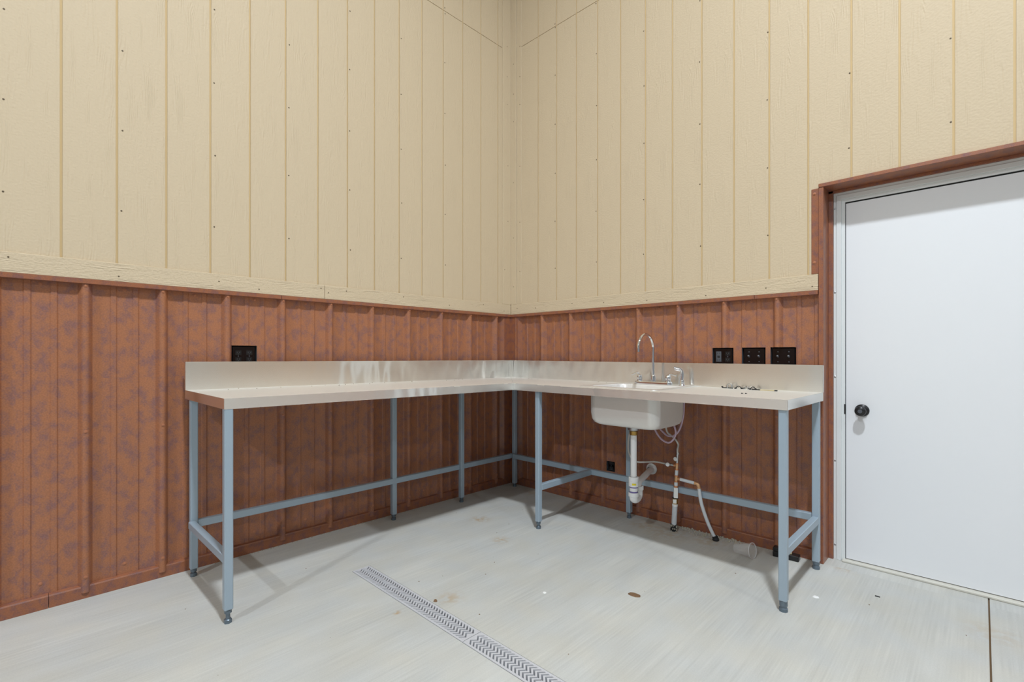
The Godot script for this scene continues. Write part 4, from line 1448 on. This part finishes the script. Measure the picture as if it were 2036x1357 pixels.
func build_small_things() -> void:
	# clear plastic cup on its side
	var cup := thing("plastic_cup", "clear plastic cup lying on its side on the floor below the counter", "cup")
	var axis := Vector3(0.976, 0.155, 0.155).normalized()
	var t := along(axis, Vector3(2.026, 0.0285, 0.189))
	var st := begin()
	var prof := [[0.0, 0.0], [0.024, 0.0], [0.0265, 0.003]]
	for i in 9:
		prof.append([0.0268 + 0.0018 * i + (0.0008 if i % 2 == 0 else 0.0), 0.008 + 0.0105 * i])
	prof.append_array([[0.0430, 0.100], [0.0442, 0.102], [0.0438, 0.1035], [0.0425, 0.1025]])
	lathe(st, prof, t, 36, true)
	put("cup_wall", st, M.clear, cup)
	st = begin()
	lathe(st, [[0.0428, 0.0995], [0.0446, 0.1010], [0.0446, 0.1040], [0.0428, 0.1040]], t, 36, true)
	put("rolled_lip", st, M.clear_lip, cup)
	# black plug-in block behind the end leg
	var ad := thing("power_adapter", "low black box on the floor between the counter's two right legs", "power adapter")
	t = Transform3D(Basis(Vector3.UP, 0.06), Vector3(2.262, 0.0, 0.060))
	st = begin()
	box(st, Vector3(-0.066, 0.0, -0.027), Vector3(0.066, 0.030, 0.027), 0.003, t)
	put("body", st, M.black, ad)
	st = begin()
	box(st, Vector3(-0.066, 0.030, -0.024), Vector3(-0.030, 0.052, 0.024), 0.003, t)
	put("raised_end", st, M.black, ad)
	st = begin()
	box(st, Vector3(-0.016, 0.030, -0.006), Vector3(0.028, 0.037, 0.010), 0.001, t)
	put("pale_strip", st, M.wood, ad)
	# bits of hardware left on the counter
	var ty := func(x: float, z: float) -> float: return top_at(x, z)
	var p := Vector3(1.962, ty.call(1.962, 0.105), 0.105)
	st = begin()
	tube(st, [p + Vector3(-0.012, 0.001, 0), p + Vector3(-0.011, 0.022, 0), p + Vector3(-0.004, 0.028, 0), p + Vector3(0.006, 0.028, 0), p + Vector3(0.013, 0.022, 0), p + Vector3(0.014, 0.001, 0)], 0.0032, 8)
	tag(put("pipe_bracket", st, M.zinc), "small upright grey loop bracket left on the counter against the backsplash", "bracket")
	st = begin()
	p = Vector3(1.930, ty.call(1.930, 0.10), 0.10)
	tube(st, curve([p + Vector3(-0.006, 0.010, 0.006), p + Vector3(-0.016, 0.008, 0.0), p + Vector3(-0.012, 0.003, -0.006), p + Vector3(0.01, 0.0028, 0.0), p + Vector3(0.055, 0.0028, 0.012)], 0.006), 0.0028, 8)
	tag(put("wire_hook", st, M.black_dull), "bent dark wire hook at the left end of the loose hardware", "hook")
	st = begin()
	var lr := RandomNumberGenerator.new()
	lr.seed = 77
	for i in 44:
		var on_left := i < 26
		var u := lr.randf_range(0.15, 2.4)
		var w := lr.randf_range(BACK + 0.01, BACK + 0.12)
		var at := Vector3(w, 0, u) if on_left else Vector3(u, 0, w)
		if not on_left and u > 1.2 and u < 1.8:
			continue
		var e := lr.randf_range(0.0010, 0.0030)
		at.y = ty.call(at.x, at.z)
		box(st, Vector3(-e, 0, -e * 0.7), Vector3(e * 1.4, e, e * 0.7), e * 0.3, Transform3D(Basis(Vector3.UP, lr.randf() * 3.0), at))
	var cc := tag(put("dirt_crumbs", st, M.mud), "scattered tiny dark crumbs on the steel countertop along the backsplash", "crumbs")
	cc.set_meta("kind", "stuff")
	# clamps
	var q := [[2.018, 0.112, 0.3, "open dark pipe clamp beside the grey loop bracket"], [2.060, 0.105, -0.5, "grey pipe clamp in the middle of the loose hardware"], [2.100, 0.116, 0.9, "dark pipe clamp at the right of the loose hardware"]]
	for k in 3:
		var c := thing("pipe_clamp", q[k][3], "clamp", "pipe clamps on the counter")
		var tt := Transform3D(Basis(Vector3.UP, q[k][2]), Vector3(q[k][0], ty.call(q[k][0], q[k][1]), q[k][1]))
		st = begin()
		var pts := []
		for i in 13:
			var a := PI * i / 12.0
			pts.append(tt * Vector3(-0.013 * cos(a), 0.003 + 0.013 * sin(a), 0.0))
		tube(st, pts, 0.0024, 6)
		box(st, Vector3(-0.024, 0.0, -0.005), Vector3(-0.011, 0.004, 0.005), 0.001, tt)
		box(st, Vector3(0.011, 0.0, -0.005), Vector3(0.024, 0.004, 0.005), 0.001, tt)
		put("strap", st, M.black_dull if k != 1 else M.zinc, c)
		for sx in [-0.018, 0.018]:
			st = begin()
			lathe(st, [[0.0042, 0.004], [0.0042, 0.008], [0.0, 0.009]], tt * Transform3D(Basis.IDENTITY, Vector3(sx, 0, 0)), 6)
			put("screw", st, M.black, c)
	st = begin()
	p = Vector3(2.108, ty.call(2.108, 0.14), 0.14)
	tube(st, [p + Vector3(0, 0.003, 0), p + Vector3(0.040, 0.003, 0.006)], 0.0030, 8)
	tube(st, [p + Vector3(-0.004, 0.003, -0.0006), p + Vector3(0.0, 0.003, 0)], 0.0055, 8)
	tag(put("bolt", st, M.black), "dark bolt lying beside the yellowish stick on the counter", "bolt")
	st = begin()
	var stick := thing("wooden_stick", "thin pale yellow stick with a dark tip lying on the counter", "stick")
	p = Vector3(2.150, ty.call(2.150, 0.150), 0.150)
	box(st, Vector3(0, 0.0005, -0.004), Vector3(0.078, 0.006, 0.004), 0.001, Transform3D(Basis(Vector3.UP, -0.12), p))
	put("shaft", st, M.wood, stick)
	st = begin()
	box(st, Vector3(0.078, 0.0005, -0.0045), Vector3(0.094, 0.0065, 0.0045), 0.002, Transform3D(Basis(Vector3.UP, -0.12), p))
	put("dark_tip", st, M.black_dull, stick)
	for k in 2:
		st = begin()
		p = Vector3(2.167 + 0.017 * k, ty.call(2.17, 0.50), 0.498 - 0.006 * k)
		tube(st, [p + Vector3(0, 0.002, 0), p + Vector3(0.007, 0.004, 0.004)], 0.0016, 6)
		tube(st, [p + Vector3(-0.002, 0.002, -0.001), p + Vector3(0, 0.002, 0)], 0.0034, 8)
		tag(put("screw", st, M.black_dull), ["tiny dark screw on the counter in front of the clamps, the one nearer the tap", "tiny dark screw on the counter in front of the clamps, the one nearer the door"][k], "screw")
	# spots of dirt and filler on the slab
	st = begin()
	blob(st, Vector3(1.858, 0.0, 1.056), 0.024, 0.005, 11, 1.25)
	tag(put("mud_clump", st, M.mud), "flat brown clump of dried mud in the middle of the floor", "dirt clump")
	st = begin()
	blob(st, Vector3(1.216, 0.0, 1.768), 0.010, 0.008, 12)
	tag(put("mud_clump", st, M.mud), "small dark brown clump beside the drain grate's edge", "dirt clump")
	st = begin()
	blob(st, Vector3(1.533, 0.0, 1.343), 0.010, 0.003, 13)
	tag(put("plaster_fleck", st, M.white_fleck), "white fleck of plaster on the floor between drain and counter", "plaster fleck")
	st = begin()
	blob(st, Vector3(2.493, 0.0, 0.462), 0.014, 0.003, 14)
	tag(put("plaster_fleck", st, M.white_fleck), "white fleck of plaster on the floor in front of the door's edge", "plaster fleck")
	st = begin()
	p = Vector3(2.705, 0.0, 0.251)
	box(st, p + Vector3(-0.010, 0.0, -0.003), p + Vector3(0.010, 0.004, 0.003), 0.001)
	tag(put("dark_chip", st, M.black_dull), "small black sliver lying on the floor in front of the door", "chip")
